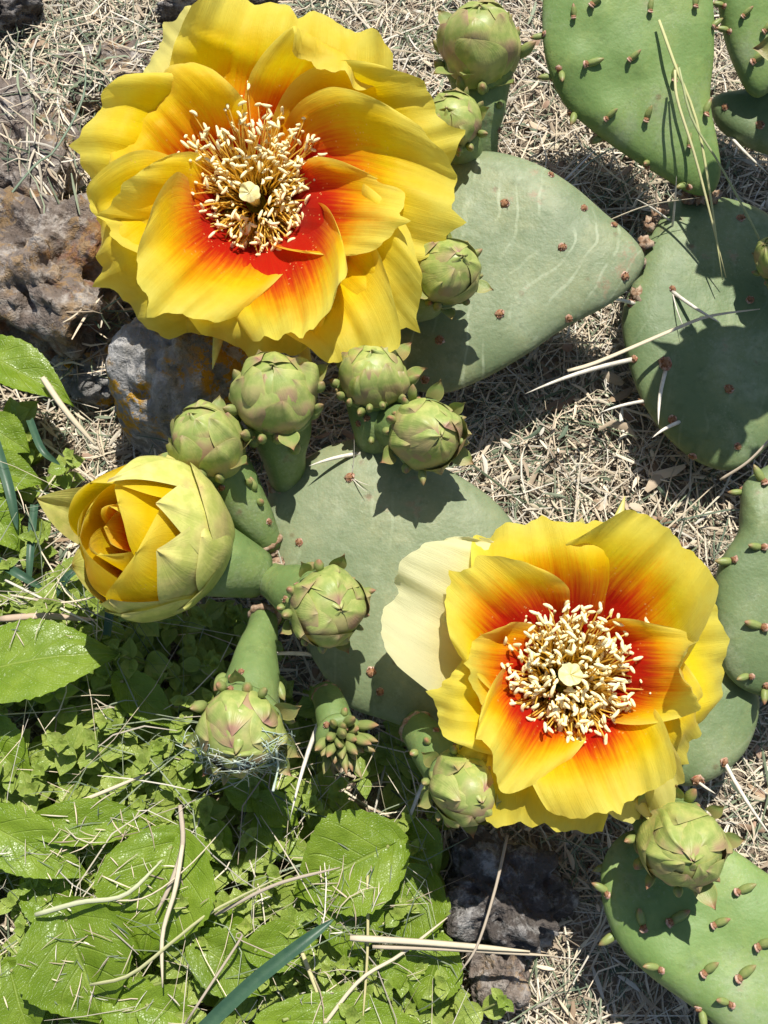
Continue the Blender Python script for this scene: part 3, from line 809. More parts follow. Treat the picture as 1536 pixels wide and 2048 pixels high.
# ------------------------------------------------------------------ open flowers
def petal_geo(pts, hw, focus, cl=0.3, cr=0.3, q=1.5, twist=0.0, ruffle=0.05, notch=0.0, rnd=0.28, mucro=0.065, seed=0.0, nu=32, nv=41, base=0.50, wob=1.0, lip=0.0):
    mid = crom(pts, nu)
    # even spacing
    d = np.concatenate([[0], np.cumsum(np.linalg.norm(np.diff(mid, axis=0), axis=1))])
    fine = crom(pts, 200)
    df = np.concatenate([[0], np.cumsum(np.linalg.norm(np.diff(fine, axis=0), axis=1))])
    Ltot = df[-1]
    def at(s):
        s = np.clip(s, 0, 1.12)
        x = min(s, 1.0) * Ltot
        i = min(np.searchsorted(df, x, 'right') - 1, 198)
        f = (x - df[i]) / (df[i + 1] - df[i] + 1e-9)
        p = fine[i] * (1 - f) + fine[i + 1] * f
        T = nrm(fine[min(i + 2, 199)] - fine[max(i - 1, 0)])
        if s > 1: p = p + T * (s - 1) * Ltot
        return p, T
    chord = nrm(pts[-1] - pts[0])
    mp = np.mean(pts, axis=0)
    A0 = nrm(np.cross(chord, nrm(focus - mp)))
    vs = np.linspace(-1, 1, nv)
    def turn(c):
        g = np.linspace(0, 1, 40)
        ph = c * g ** q
        lat = np.concatenate([[0], np.cumsum((np.cos(ph)[1:] + np.cos(ph)[:-1]) / 2 / 39)])
        nor = np.concatenate([[0], np.cumsum((np.sin(ph)[1:] + np.sin(ph)[:-1]) / 2 / 39)])
        return g, lat, nor
    gl, ll, nl = turn(cl); gr, lr, nr_ = turn(cr)
    V, uv = [], []
    for i in range(nu):
        u = i / (nu - 1)
        for j, v in enumerate(vs):
            av = abs(v)
            s = u * (1 - rnd * av ** 2.6) - notch * math.exp(-(v / .16) ** 2) * u ** 5 + mucro * math.exp(-(v / .07) ** 2) * u ** 10
            s += (0.05 * nz((v * 2.1, seed, u), 1.0, seed) + 0.03 * nz((v * 7.0, seed, u), 1.0, seed)) * wob * u ** 4
            p, T = at(s)
            tw = twist * u
            N0 = nrm(np.cross(A0, T))
            A = A0 * math.cos(tw) + N0 * math.sin(tw)
            A = nrm(A - np.dot(A, T) * T)
            N = nrm(np.cross(A, T))
            uu = min(1, u / 0.66)
            w = hw * (base + (1 - base) * (uu * uu * (3 - 2 * uu)))
            if u > .72: w *= 1 - 0.10 * ((u - .72) / .28) ** 2
            cf = min(1, 0.35 + u)
            if v < 0: lat, nor = -np.interp(av, gl, ll), np.interp(av, gl, nl)
            else: lat, nor = np.interp(av, gr, lr), np.interp(av, gr, nr_)
            off = w * nor * cf
            off += ruffle * hw * u ** 2 * math.sin(v * 4.3 + seed * 2.7) * (0.4 + av)
            off += 0.10 * hw * u * wob * nz((v * 1.7, u * 1.9, seed), 1.0, seed * 3.1)
            off += 0.07 * hw * u ** 3 * wob * nz((v * 5.1, u * 3.0, seed), 1.0, seed * 1.7) + 0.035 * hw * u ** 1.5 * wob * nz((v * 11, u * 3.6, seed), 1.0, seed)
            off += 0.50 * hw * u ** 1.5 * wob * (abs(nz((v * 1.25 + seed * 3, u * .8, seed), 1.0, 1.1)) - .15)
            off -= lip * hw * max(0, (u - .66) / .34) ** 2 * (.7 + .5 * nz((v * 1.3, seed, 0), 1, seed))
            off -= 0.06 * hw * math.exp(-(v / .08) ** 2) * u ** 1.5
            V.append(p + A * w * lat + N * off)
            uv.append((u, v))
    return np.array(V), gridF(nu, nv), np.array(uv)

def flower(parent, base, zb, stig, zs, label, ovbase, ovz, specs, seed, nst, srad, sepals=()):
    B = P(*base, zb); Sg = P(*stig, zs)
    ax = nrm(Sg - B)
    focus = Sg + ax * 3.0
    # ovary and receptacle: the body of the flower
    O = P(*ovbase, ovz)
    path = crom(np.array([O, O + (B - O) * .35, B - ax * 1.1, B - ax * 0.12]), 20)
    rad = np.interp(np.linspace(0, 1, 20), [0, .15, .5, .85, 1], [.50, .62, .80, .95, .55])
    V, F, uv = tube(path, rad, 20)
    o = mk('flower', V, F, M['ovary'], parent, puv=uv)
    o['label'] = label
    fr = frame(ax, (1, 0, 0))
    # throat disc: red-green bowl that the stamens stand in
    Vd, Fd, ud = revpatch(B, ax, fr, lambda t: (0.42 * t ** 2 - .1, 0.05 + 0.85 * t), 0, math.pi, 0, 1, 0, 8, 25, wfun=lambda u: 1.0)
    d = mk('throat', Vd, Fd, M['petal'], o, puv=ud * (0.3, 0)); d['redness'] = -0.6
    for i, sp_ in enumerate(specs):
        pts_px, hw = sp_['p'], sp_['w']
        tip = P(*pts_px[-1][:3])
        rd = tip - B; rd = nrm(rd - np.dot(rd, ax) * ax)
        pts = [B + rd * 0.25 - ax * 0.02, B + rd * 0.75 + ax * 0.16] + [P(*q) for q in pts_px]
        kk = {k: v for k, v in sp_.items() if k in ('cl', 'cr', 'q', 'twist', 'ruffle', 'notch', 'rnd', 'mucro', 'base', 'wob', 'lip')}
        kk.setdefault('lip', (0.42, -0.16, 0.25, 0.5, -0.05)[(i * 3 + int(seed)) % 5])
        for q_ in ('cl', 'cr'): kk[q_] = kk.get(q_, .3) + .32
        V, F, uv = petal_geo(np.array(pts), 1.30 * hw / ppc(tip), focus, seed=seed + i * 1.37, **kk)
        po = mk('petal', V, F, M[sp_.get('m', 'petal')], o, puv=uv)
        po['redness'] = float(sp_.get('red', 0.5))
    for pts_ in sepals:
        pa = crom(np.array([P(*q) for q in pts_]), 12)
        V, F, uv = tube(pa, np.array([.16, .20, .22, .23, .22, .20, .17, .14, .11, .08, .045, .006]) * 1.15, 9, .4)
        mk('sepal', V, F, M['scale_pale'], o, puv=uv * (.8, .5))
    # stamens
    r = np.random.default_rng(seed)
    mass = []
    for i in range(nst + 260):
        extra = i >= nst
        i = i if not extra else int(r.integers(0, nst))
        a = i * 2.39996 + r.uniform(-.3, .3)
        f = ((i + 3) / (nst + 3)) ** .58
        r0 = 0.20 + 0.52 * f
        r1 = srad * (0.15 + 0.85 * f) * r.uniform(.88, 1.1)
        if r.uniform() < .08: r1 *= 1.25
        hgt = (1.62 - 0.50 * f * f) * (r.uniform(.60, 1.08) if not extra else r.uniform(.40, .92))
        if extra: r1 *= r.uniform(.75, 1.0)
        e = math.cos(a) * fr[:, 0] + math.sin(a) * fr[:, 1]
        sd_ = -math.sin(a) * fr[:, 0] + math.cos(a) * fr[:, 1]
        wv = r.uniform(-.16, .16)
        ctl = np.array([B + e * r0 - ax * .05 + ax * .25 * f, B + e * (r0 + (r1 - r0) * .22) + ax * hgt * .45 + sd_ * wv,
                        B + e * (r0 + (r1 - r0) * .66) + ax * hgt * .85 + sd_ * wv * .6, B + e * r1 + ax * hgt])
        pa = crom(ctl, 8)
        t1 = tube(pa, np.linspace(.021, .014, 8), 5)
        ad = nrm(r.normal(size=3) + ax * .2 - 0.2 * e)
        al = r.uniform(.095, .15)
        bend = nrm(np.cross(ad, r.normal(size=3))) * r.uniform(0, .05)
        ap = np.array([pa[-1] - ad * al, pa[-1] - ad * al * .55 + bend * .7, pa[-1] + bend, pa[-1] + ad * al * .55 + bend * .7, pa[-1] + ad * al])
        t2 = tube(ap, np.array([.015, .037, .041, .037, .013]), 6)
        V, F, uv, mi = join([(*t1, 0), (*t2, 1)])
        if extra:
            mass.append((V, F, uv, mi)); continue
        mk('stamen', V, F, [M['filament'], M['anther']], o, mi=mi, puv=uv)
    oo, Fm, mm = 0, [], []
    for V, F, uv, mi in mass:
        Fm += [tuple(q + oo for q in f) for f in F]; mm += mi; oo += len(V)
    tag(mk('stamen_mass', np.vstack([m_[0] for m_ in mass]), Fm, [M['filament'], M['anther']], o, mi=mm, puv=np.vstack([m_[2] for m_ in mass])), kind='stuff')
    # style with a lobed stigma
    parts = []
    sp2 = np.array([B, B + (Sg - B) * .5, Sg - ax * .16])
    parts.append(tube(crom(sp2, 8), np.linspace(.13, .16, 8), 12))
    VV, uu = [], []
    for i in range(12):          # lobed, grooved cap
        q = i / 11
        for k in range(36):
            th = 2 * math.pi * k / 36
            g = abs(math.sin(3 * th + seed + .6 * math.sin(th)))          # 0 in a groove, 1 on a lobe
            dome = math.sin(math.pi * (.30 + .70 * (1 - q)))
            rr = .245 * dome ** .75 * (.86 + .16 * g ** .5) * (1 + .12 * nz((math.cos(th), math.sin(th), 0), 1.3, seed)) if i < 11 else 0.0
            hh = -.22 + .40 * math.sin(q * math.pi / 2) ** 1.3 - .085 * (1 - g ** .4) * math.sin(math.pi * q) - .05 * max(0, q - .7) / .3 + .06 * nz((math.cos(th) * q, math.sin(th) * q, q), 2.0, seed)
            VV.append(Sg + (math.cos(th) * fr[:, 0] + math.sin(th) * fr[:, 1]) * rr + ax * hh); uu.append((q, k / 36))
    parts.append((np.array(VV), gridF(12, 36, True), np.array(uu)))
    V, F, uv, mi = join([(*p[:3], 0) for p in parts])
    mk('stigma', V, F, M['stigma'], o, puv=uv)
    return o

def pt(*p, w=100, **k): return dict(p=list(p), w=w, **k)
f1 = [
  # outer ring
  pt((450, 190, 5.0), (385, 95, 5.7), (325, 30, 5.7), w=100, cl=.2, cr=.2, m='petal_outer', red=.2, rnd=.2),
  pt((555, 200, 5.3), (580, 125, 6.0), (590, 72, 6.1), (592, 55, 5.8), w=165, cl=-.3, cr=-.3, q=1.5, notch=.07, mucro=0, red=.42, rnd=.22),
  pt((690, 310, 5.3), (810, 290, 5.9), (905, 268, 5.8), w=135, cl=.25, cr=-.2, red=.35, rnd=.3),
  pt((330, 330, 5.2), (235, 300, 5.9), (160, 292, 5.8), w=138, cl=.1, cr=.2, red=.3, rnd=.3),
  pt((360, 470, 5.2), (270, 530, 5.6), (208, 560, 5.3), w=140, cl=.3, cr=.1, red=.25, rnd=.16),
  pt((405, 560, 5.1), (350, 620, 5.1), (318, 655, 4.6), w=80, cl=.2, cr=.1, red=.2, rnd=.3),
  pt((640, 560, 5.2), (705, 650, 5.5), (728, 722, 5.1), w=105, cl=.2, cr=.1, red=.3, rnd=.25, mucro=.07),
  pt((510, 540, 5.1), (510, 640, 5.4), (500, 700, 4.9), w=170, cl=.35, cr=.3, red=.5, rnd=.38, mucro=.05),
  # middle ring
  pt((640, 370, 5.4), (770, 400, 6.2), (902, 436, 6.3), w=150, cl=.3, cr=.35, red=.45, rnd=.3),
  pt((660, 490, 5.3), (740, 555, 6.0), (800, 622, 5.9), w=112, cl=.3, cr=.3, red=.42, rnd=.25),
  pt((400, 320, 5.3), (330, 240, 6.2), (268, 176, 6.3), w=120, cl=.35, cr=.7, q=2.0, red=.42, rnd=.2),
  pt((400, 430, 5.2), (300, 440, 6.0), (222, 432, 6.4), w=100, cl=.5, cr=.2, red=.40, rnd=.3),
  pt((600, 255, 5.3), (660, 170, 6.3), (700, 118, 6.9), (700, 150, 7.15), w=112, cl=.35, cr=.3, red=.48, rnd=.22),
  pt((565, 500, 5.1), (595, 580, 5.8), (606, 630, 6.5), (598, 645, 6.9), w=130, cl=1.5, cr=.7, q=2.5, red=.60, rnd=.25, mucro=.02),
  pt((440, 490, 5.2), (385, 540, 6.1), (345, 560, 6.9), w=140, cl=.9, cr=.9, q=1.6, red=.50, rnd=.28),
  pt((625, 430, 5.3), (700, 440, 6.0), (765, 430, 7.0), w=100, cl=.9, cr=1.5, q=2, red=.62, rnd=.25, twist=.15),
]
flower(cact_r, (512, 405), 4.3, (500, 386), 6.0, 'largest wide-open yellow flower with a red throat', (760, 540), 3.5, f1, 3, 298, 2.25, ([(470, 560, 4.2), (445, 640, 4.5), (425, 738, 4.6)], [(560, 600, 4.2), (600, 690, 4.5), (625, 745, 4.4)]))
f2 = [
  pt((980, 1270, 4.6), (880, 1215, 5.2), (797, 1172, 5.0), w=125, cl=.1, cr=-.2, m='petal_sheen', red=.2, rnd=.22, notch=.05),
  pt((1010, 1220, 4.7), (930, 1150, 5.2), (868, 1098, 5.0), w=80, cl=.2, cr=.1, m='petal_sheen', red=.2, rnd=.3),
  pt((1150, 1180, 4.8), (1160, 1090, 5.3), (1166, 1038, 5.2), w=70, cl=.2, cr=.2, m='petal_outer', red=.2, rnd=.3),
  pt((1270, 1300, 4.8), (1370, 1285, 5.2), (1462, 1272, 5.1), w=140, cl=.15, cr=.2, red=.35, rnd=.28, mucro=.04),
  pt((1260, 1430, 4.7), (1330, 1480, 5.3), (1385, 1522, 5.2), w=120, cl=.2, cr=.25, red=.42, rnd=.28, mucro=.07),
  pt((1210, 1480, 4.5), (1270, 1560, 4.9), (1298, 1622, 4.5), w=80, cl=.2, cr=.2, red=.25, m='petal_outer', rnd=.25, mucro=.1),
  pt((1110, 1480, 4.6), (1095, 1570, 5.0), (1088, 1652, 4.7), w=100, cl=.1, cr=.1, red=.42, rnd=.02, notch=.03, mucro=0),
  pt((1010, 1400, 4.7), (930, 1400, 5.3), (878, 1388, 5.3), w=90, cl=.25, cr=.35, red=.42, rnd=.2, mucro=.05),
  pt((980, 1480, 4.7), (960, 1500, 5.0), (930, 1520, 5.0), w=75, cl=.2, cr=.2, red=.3, rnd=.3),
  # middle ring
  pt((1115, 1220, 4.9), (1100, 1110, 5.8), (1090, 1030, 6.0), w=128, cl=.2, cr=-.25, red=.50, rnd=.05, notch=.02, mucro=.02),
  pt((1215, 1235, 4.9), (1300, 1140, 6.0), (1358, 1076, 6.2), w=132, cl=.25, cr=.2, red=.52, rnd=.28, mucro=.03),
  pt((1170, 1455, 4.8), (1205, 1540, 5.6), (1234, 1616, 5.6), w=118, cl=.3, cr=.2, red=.55, rnd=.12, mucro=.05),
  pt((1040, 1275, 4.9), (980, 1215, 5.8), (925, 1160, 6.3), w=112, cl=.8, cr=.5, q=2, red=.60, rnd=.25),
  # inner
  pt((1240, 1340, 4.9), (1310, 1345, 5.6), (1356, 1345, 6.2), (1345, 1350, 6.5), w=95, cl=.8, cr=.5, q=1.5, red=.64, rnd=.25),
  pt((1060, 1430, 4.9), (1030, 1480, 5.5), (1012, 1515, 6.1), w=100, cl=.5, cr=1.0, q=1.6, red=.60, rnd=.25, mucro=.02),
  pt((1050, 1345, 4.9), (985, 1340, 5.3), (925, 1330, 5.7), w=80, cl=.2, cr=.3, red=.60, rnd=.25),
]
flower(cact_c, (1128, 1362), 4.1, (1140, 1350), 5.45, 'smaller wide-open yellow flower with a red throat', (1020, 1340), 3.3, f2, 11, 265, 1.62, ([(1190, 1180, 4.2), (1225, 1080, 4.6), (1250, 992, 4.7)], [(1210, 1500, 4.1), (1262, 1585, 4.6), (1310, 1650, 4.7)], [(1260, 1480, 4.2), (1320, 1560, 4.4), (1335, 1600, 4.3)]))

# ------------------------------------------------------------------ the half-open flower
def opening_flower():
    B, H = P(520, 1150, 3.5), P(315, 1080, 4.9)
    ax0 = nrm(H - B)
    ax = nrm(ax0 * .80 + nrm(CAM - H) * .50)
    path = crom(np.array([B, B + (H - B) * .4, H - ax * 1.2, H - ax * .5]), 20)
    rad = np.interp(np.linspace(0, 1, 20), [0, .2, .6, 1], [.55, .72, 1.05, 1.05])
    V, F, uv = tube(path, rad, 22)
    o = mk('half_open_flower', V, F, M['ovary'], cact_c, puv=uv)
    o['label'] = 'half-open yellow flower with furled petals and green outer scales'
    fr = frame(ax, (1, 0, 0))
    c = H
    R = 1.62
    def prof(t):
        t = max(0, t)
        return (-1.05 + 2.55 * t, R * (0.42 + 0.66 * math.sin(math.pi * min(1, .14 + .60 * t)) - 0.20 * t * t))
    r = np.random.default_rng(5)
    def wrinkle(V, a, s_, k): return V + np.array([a * np.array((nz(p, s_, k), nz(p, s_, k + 7), nz(p, s_, k + 11))) for p in V])
    # short outer scales, green-yellow with pink tips
    for k in range(10):
        a = k * 2.4 + .4
        V, F, uv = revpatch(c, ax, fr, prof, a, .80, -.02, r.uniform(.40, .72), .12 - .005 * k, 20, 17, lift=r.uniform(-.03, .14), crease=.08)
        mk('scale', wrinkle(V, .09, .9, k), F, M['scale_pale'], o, puv=uv)
    # long pointed scales standing at the rim
    for a, t1, lf, sn in ((2.75, 1.22, .95, .50), (.95, 1.22, .10, .62), (-.55, .92, .06, .85), (-1.7, .84, .02, .9), (-2.7, .86, .04, .8), (.15, .98, .05, .7)):
        V, F, uv = revpatch(c, ax, fr, prof, a, sn, 0.1, t1, .07, 22, 17, lift=lf, crease=.09, wfun=lambda u: (1 - u ** 2.2) * (0.8 + .4 * u) + .02)
        mk('scale', wrinkle(V, .08, .8, a), F, M['scale_pale'], o, puv=uv)
    # petals, wrapped one inside the other: wide outer ones at the rim, a tight swirl within
    for k, (a, sp_, f, t1, dh) in enumerate(((1.7, 1.45, 0, 1.16, 0), (3.6, 1.35, .03, 1.10, 0), (-.7, 1.3, .05, .98, 0), (2.6, 1.5, .16, 1.06, -.05), (.3, 1.3, .26, 1.10, .05),
                                             (4.3, 1.6, .40, .98, -.05), (1.2, 1.7, .55, 1.02, -.05), (3.0, 2.0, .72, .98, -.25))):
        def pk(t, f=f, dh=dh):
            h, rr = prof(t)
            return h + dh, rr * (1 - .97 * f) * (1 - .04 * t)
        V, F, uv = revpatch(c, ax, fr, pk, a, sp_, .05, t1, -.02, 28, 33, lift=.20 * r.uniform(-1, .8), crease=-.06,
                            wfun=lambda u: (.75 + .35 * u) * math.sqrt(max(0, 1 - u ** 6)))
        V = wrinkle(V, .24 * (1 - .5 * f), .62, k * 2.)
        po = mk('petal', V, F, M['petal'], o, puv=uv * (.92, .5)); po['redness'] = .08 if k < 3 else (.26 if k < 6 else .62)
    for i in range(9):
        a = i * 2.1
        e = math.cos(a) * fr[:, 0] + math.sin(a) * fr[:, 1]
        p = c + ax * prof(.12)[0] + e * 1.22
        d = nrm(e + ax * .7)
        inst('leaf', PTUB[1], frame(d, -e), p, 1.25, o)
    return o
opening_flower()

# ------------------------------------------------------------------ weeds
def in_poly(x, y, poly):
    c = False
    for i in range(len(poly)):
        x1, y1 = poly[i]; x2, y2 = poly[i - 1]
        if (y1 > y) != (y2 > y) and x < (x2 - x1) * (y - y1) / (y2 - y1) + x1: c = not c
    return c
WEED = [(-120, 800), (70, 830), (140, 960), (120, 1120), (230, 1200), (520, 1230), (600, 1400), (780, 1520), (900, 1610), (870, 1720), (860, 1900), (960, 2060), (960, 2180), (-150, 2180)]

def leaf_geo(base, tip, hw, n=(0, 0, 1), heart=0.18, fold=0.36, droop=0.34, serr=0.03, seed=0.0, nu=34, nv=19, wpos=0.38):
    base, tip = np.asarray(base), np.asarray(tip)
    L = np.linalg.norm(tip - base)
    T = nrm(tip - base)
    A = nrm(np.cross(T, n)); N = np.cross(A, T)
    V, uv = [], []
    for i in range(nu):
        u = i / (nu - 1)
        x = u / wpos if u < wpos else 1 + (u - wpos) / (1 - wpos)
        w = math.sin(math.pi * x / 2) ** (.55 if u < wpos else 1.15)
        w = max(w, 0.0)
        for j in range(nv):
            v = -1 + 2 * j / (nv - 1)
            av = abs(v)
            ww = hw * w * (1 + (serr * (math.sin(u * 90 + seed) if av > .95 else 0)))
            back = heart * L * av ** 1.3 * max(0, 1 - u / .45) ** 1.5
            off = fold * ww * av ** 1.2 - droop * L * (u - .3) ** 2 + .10 * hw * nz((u * 3, v * 2, seed), 1, seed) + .04 * hw * nz((u * 9, v * 6, seed), 1, seed)
            V.append(base + T * (u * L - back) + A * ww * v * math.cos(fold * .6) + N * off)
            uv.append((u, v))
    return np.array(V), gridF(nu, nv), np.array(uv)
def broad_plant(label, leaves, root, seed):
    b = P(*root, 0.1)
    e = empty('broad_leaved_weed', b, label, 'weed', 'broad-leaved weeds')
    for i, (bx, by, bz, tx, ty, tz, hwpx, *kw) in enumerate(leaves):
        kw = kw[0] if kw else {}
        B, T = P(bx, by, bz), P(tx, ty, tz)
        nrm_ = nrm((kw.pop('nx', 0.0), kw.pop('ny', 0.05), 1))
        V, F, uv = leaf_geo(B, T, hwpx / ppc((B + T) / 2), nrm_, seed=seed + i * 1.7, **kw)
        lf = mk('leaf', V, F, M['violet'], e, puv=uv)
        st = tube(crom(np.array([b + (0.1 * i, 0, 0), b + (B - b) * .5 + (0, 0, -.15), B + (T - B) * .02]), 8), np.linspace(.05, .035, 8), 6)
        mk('stalk', st[0], st[1], M['stem'], lf)
broad_plant('broad-leaved weed with one big serrated leaf below the half-open flower', [(-60, 1345, 2.6, 232, 1285, 2.7, 92, dict(nx=-.1, ny=.25, fold=.1)), (-40, 1440, 1.6, 60, 1590, 1.6, 55), (245, 1360, 1.7, 350, 1455, 1.7, 42)], (60, 1420), 1)
broad_plant('broad-leaved weed with leaves against the rusty rock', [(-50, 700, 2.4, 145, 790, 2.3, 58, dict(ny=.3)), (-30, 850, 1.8, 60, 900, 1.6, 45), (-40, 940, 1.7, 85, 960, 1.5, 48), (-20, 1010, 1.6, 35, 1100, 1.5, 42)], (-40, 860), 2)
broad_plant('broad-leaved weed with large overlapping heart leaves littered with clippings', [(345, 1690, 2.2, 275, 1925, 2.0, 125), (85, 1650, 2.3, 322, 1640, 2.2, 48, dict(fold=.35)), (-40, 1640, 2.4, 175, 1755, 2.3, 62), (130, 1835, 2.2, 205, 2058, 2.0, 118), (20, 1940, 1.9, 60, 2090, 1.8, 70), (60, 1770, 1.6, 160, 1850, 1.5, 50)], (170, 1790), 3)
broad_plant('broad-leaved weed whose big leaf lies half in the shade of the buds', [(780, 1690, 2.1, 580, 1790, 2.0, 105), (700, 1770, 1.8, 705, 1935, 1.8, 68), (850, 1760, 1.5, 760, 1890, 1.5, 80), (800, 1660, 1.4, 880, 1760, 1.4, 60)], (740, 1780), 4)
broad_plant('broad-leaved weed along the dark stones with a bright sunlit leaf', [(880, 1890, 1.6, 840, 2030, 1.5, 62), (560, 2040, 2.3, 860, 2040, 2.0, 52, dict(ny=.3)), (780, 1905, 1.9, 800, 1985, 1.9, 30)], (800, 1980), 5)
broad_plant('broad-leaved weed partly under the blue-green blade', [(400, 1890, 1.9, 545, 1990, 1.8, 62), (510, 1900, 2.0, 640, 1880, 1.9, 50), (290, 2010, 2.0, 395, 2040, 1.9, 50), (480, 1860, 1.7, 400, 1840, 1.7, 36), (230, 1990, 1.8, 330, 2060, 1.8, 60)], (430, 1940), 6)
broad_plant('small weed with a sunlit leaf below the fibre-tangled bud', [(520, 1600, 1.8, 600, 1650, 1.7, 36), (530, 1595, 1.7, 440, 1570, 1.7, 40), (520, 1640, 1.6, 560, 1700, 1.6, 34), (420, 1650, 1.5, 440, 1730, 1.5, 40)], (520, 1620), 8)

# small-leaved creeping weed: prominent sprigs are things, the mat between them is ground cover
def small_leaf_mesh(k):
    V, F, uv = leaf_geo((0, 0, 0), (1, 0, 0), .36 + .05 * k, (0, 0, 1), heart=.03, fold=.35, droop=.25 - .1 * k, serr=0, seed=k * 2.3, nu=9, nv=7, wpos=.42)
    return V, F, uv
SL = [small_leaf_mesh(k) for k in range(3)]
SLM = [mesh_data('leaf', V, F, [M['chick']], uv) for V, F, uv in SL]
def sprig_layout(root, r, h, n):
    """stem path and leaf transforms"""
    a = r.uniform(0, 6.28)
    lean = np.array([math.cos(a), math.sin(a), 0]) * r.uniform(.3, 1.3)
    pa = crom(np.array([root, root + lean * .4 + (0, 0, h * .5), root + lean + (0, 0, h)]), n * 2)
    lv = []
    for i in range(n):
        p = pa[min(2 * i + 1, len(pa) - 1)]
        f = i / (n - 1)
        s = (0.32 + .34 * math.sin(math.pi * min(1, .25 + .8 * f))) * r.uniform(.8, 1.25)
        b = a + i * 1.57 + r.uniform(-.3, .3)
        for sg in (0, math.pi):
            d = np.array([math.cos(b + sg), math.sin(b + sg), r.uniform(-.1, .45)])
            lv.append((p, d, s))
    p = pa[-1]
    for q in range(4):
        b = a + q * 1.57 + .4
        lv.append((p, np.array([math.cos(b), math.sin(b), .8]), r.uniform(.16, .26)))
    return pa, lv
def leaf_frame(d):
    x = nrm(d); y = nrm(np.cross((0, 0, 1), x)); return np.column_stack([x, y, np.cross(x, y)])
SPRIG = [(60, 1490, 'by the big serrated leaf'), (185, 1520, 'in full sun beside the heart leaves'), (240, 1590, 'above the heart leaves'), (150, 1460, 'under the big serrated leaf'),
         (330, 1340, 'beside the stalk of the fibre-tangled bud'), (300, 1260, 'right below the half-open flower'), (430, 1660, 'below the fibre-tangled bud'),
         (330, 1500, 'beside the fibre-tangled bud'), (520, 1790, 'next to the blue-green blade'), (560, 1550, 'in the shade below the smallest bud'), (420, 1950, 'crossed by pale stems'),
         (40, 1210, 'at the foot of the half-open flower'), (100, 1250, 'by a tangle of straw'), (350, 1780, 'among long pale stems'), (640, 1980, 'beneath the slim dark leaf'), (30, 1600, 'pressed against a dark heart leaf')]
rs = np.random.default_rng(21)
for (x, y, where) in SPRIG:
    root = P(x, y, 1.0); root[2] = .2
    e = empty('creeping_weed_sprig', root, 'small-leaved creeping weed sprig ' + where, 'weed', 'creeping weed sprigs')
    pa, lv = sprig_layout(root, rs, rs.uniform(1.4, 2.3), 5)
    t = tube(pa, np.full(len(pa), .028), 5)
    mk('stem', t[0], t[1], M['stem'], e)
    for i, (p, d, s) in enumerate(lv):
        inst('leaf', SLM[i % 3], leaf_frame(d), p, s * 1.12, e)
def ground_cover():
    r = np.random.default_rng(33)
    Vs, Fs, us, mi, o = [], [], [], [], 0
    cnt = 0
    while cnt < 420:
        x, y = r.uniform(-140, 960), r.uniform(800, 2180)
        if not in_poly(x, y, WEED): continue
        if y < 1210 and r.uniform() < .45: continue
        cnt += 1
        root = P(x, y, .6); root[2] = .05
        pa, lv = sprig_layout(root, r, r.uniform(.6, 1.9), int(r.integers(3, 6)))
        t = tube(pa, np.full(len(pa), .025), 4)
        Vs.append(t[0]); us.append(np.zeros((len(t[0]), 2))); Fs += [tuple(i + o for i in f) for f in t[1]]; mi += [1] * len(t[1]); o += len(t[0])
        for i, (p, d, s) in enumerate(lv):
            V, F, uv = SL[int(r.integers(0, 3))]
            V = p + (V * s) @ leaf_frame(d).T
            Vs.append(V); us.append(uv); Fs += [tuple(i + o for i in f) for f in F]; mi += [0] * len(F); o += len(V)
    ob = mk('ground_cover', np.vstack(Vs), Fs, [M['chick'], M['stem']], puv=np.vstack(us), mi=mi)
    tag(ob, 'mat of small-leaved creeping weed filling the gaps between broad leaves', 'weeds', kind='stuff')
ground_cover()

# ------------------------------------------------------------------ straw and clippings
STRAW_C = np.array([(0.60, 0.52, 0.37), (0.67, 0.60, 0.46), (0.53, 0.45, 0.32), (0.46, 0.41, 0.32), (0.68, 0.56, 0.41), (0.60, 0.56, 0.47), (0.34, 0.27, 0.19)])
GREEN_C = np.array([(0.13, 0.17, 0.10), (0.18, 0.22, 0.13), (0.22, 0.26, 0.17), (0.10, 0.14, 0.09)])
def blades(N, region, zr, lenr, widr, gfrac, r, zfun=None, colors=None):
    Vs, Fs, cs, o = [], [], [], 0
    k = 0
    while k < N:
        x, y = region(r)
        if x is None: continue
        k += 1
        a = r.uniform(0, 2 * math.pi); L = r.uniform(*lenr) * (r.uniform(.4, 1.6)); w = r.uniform(*widr) / 2
        g = ground_z(x, y) if zfun is None else zfun(x, y)
        z0 = g + r.uniform(*zr)
        tl = r.normal(0, .13)
        cv = r.normal(0, .5) * min(1.0, L / 1.6)
        m = 4
        roll = r.uniform(-.7, .7)
        for i in range(m):
            s = i / (m - 1) - .5
            aa = a + cv * s
            px, py = x + math.cos(aa) * s * L, y + math.sin(aa) * s * L
            pz = max(g - .02, z0 + tl * s * L - .10 * L * (2 * s) ** 2 * r.uniform(0, .5))
            ww = w * (1 - .6 * abs(2 * s) ** 3)
            nx, ny = -math.sin(aa) * ww, math.cos(aa) * ww
            Vs += [(px + nx * math.cos(roll), py + ny * math.cos(roll), pz + ww * math.sin(roll)), (px, py, pz + ww * .45), (px - nx * math.cos(roll), py - ny * math.cos(roll), pz - ww * math.sin(roll))]
        for i in range(m - 1):
            b = o + 3 * i
            Fs += [(b, b + 1, b + 4, b + 3), (b + 1, b + 2, b + 5, b + 4)]
        o += 3 * m
        pal = colors if colors is not None else (GREEN_C if r.uniform() < gfrac else STRAW_C)
        c = pal[int(r.integers(0, len(pal)))] * r.uniform(.75, 1.2)
        cs += [c] * (3 * m)
    return np.array(Vs), Fs, np.array(cs)
WEEDW = [tuple(P(x, y, .3)[:2]) for x, y in WEED]
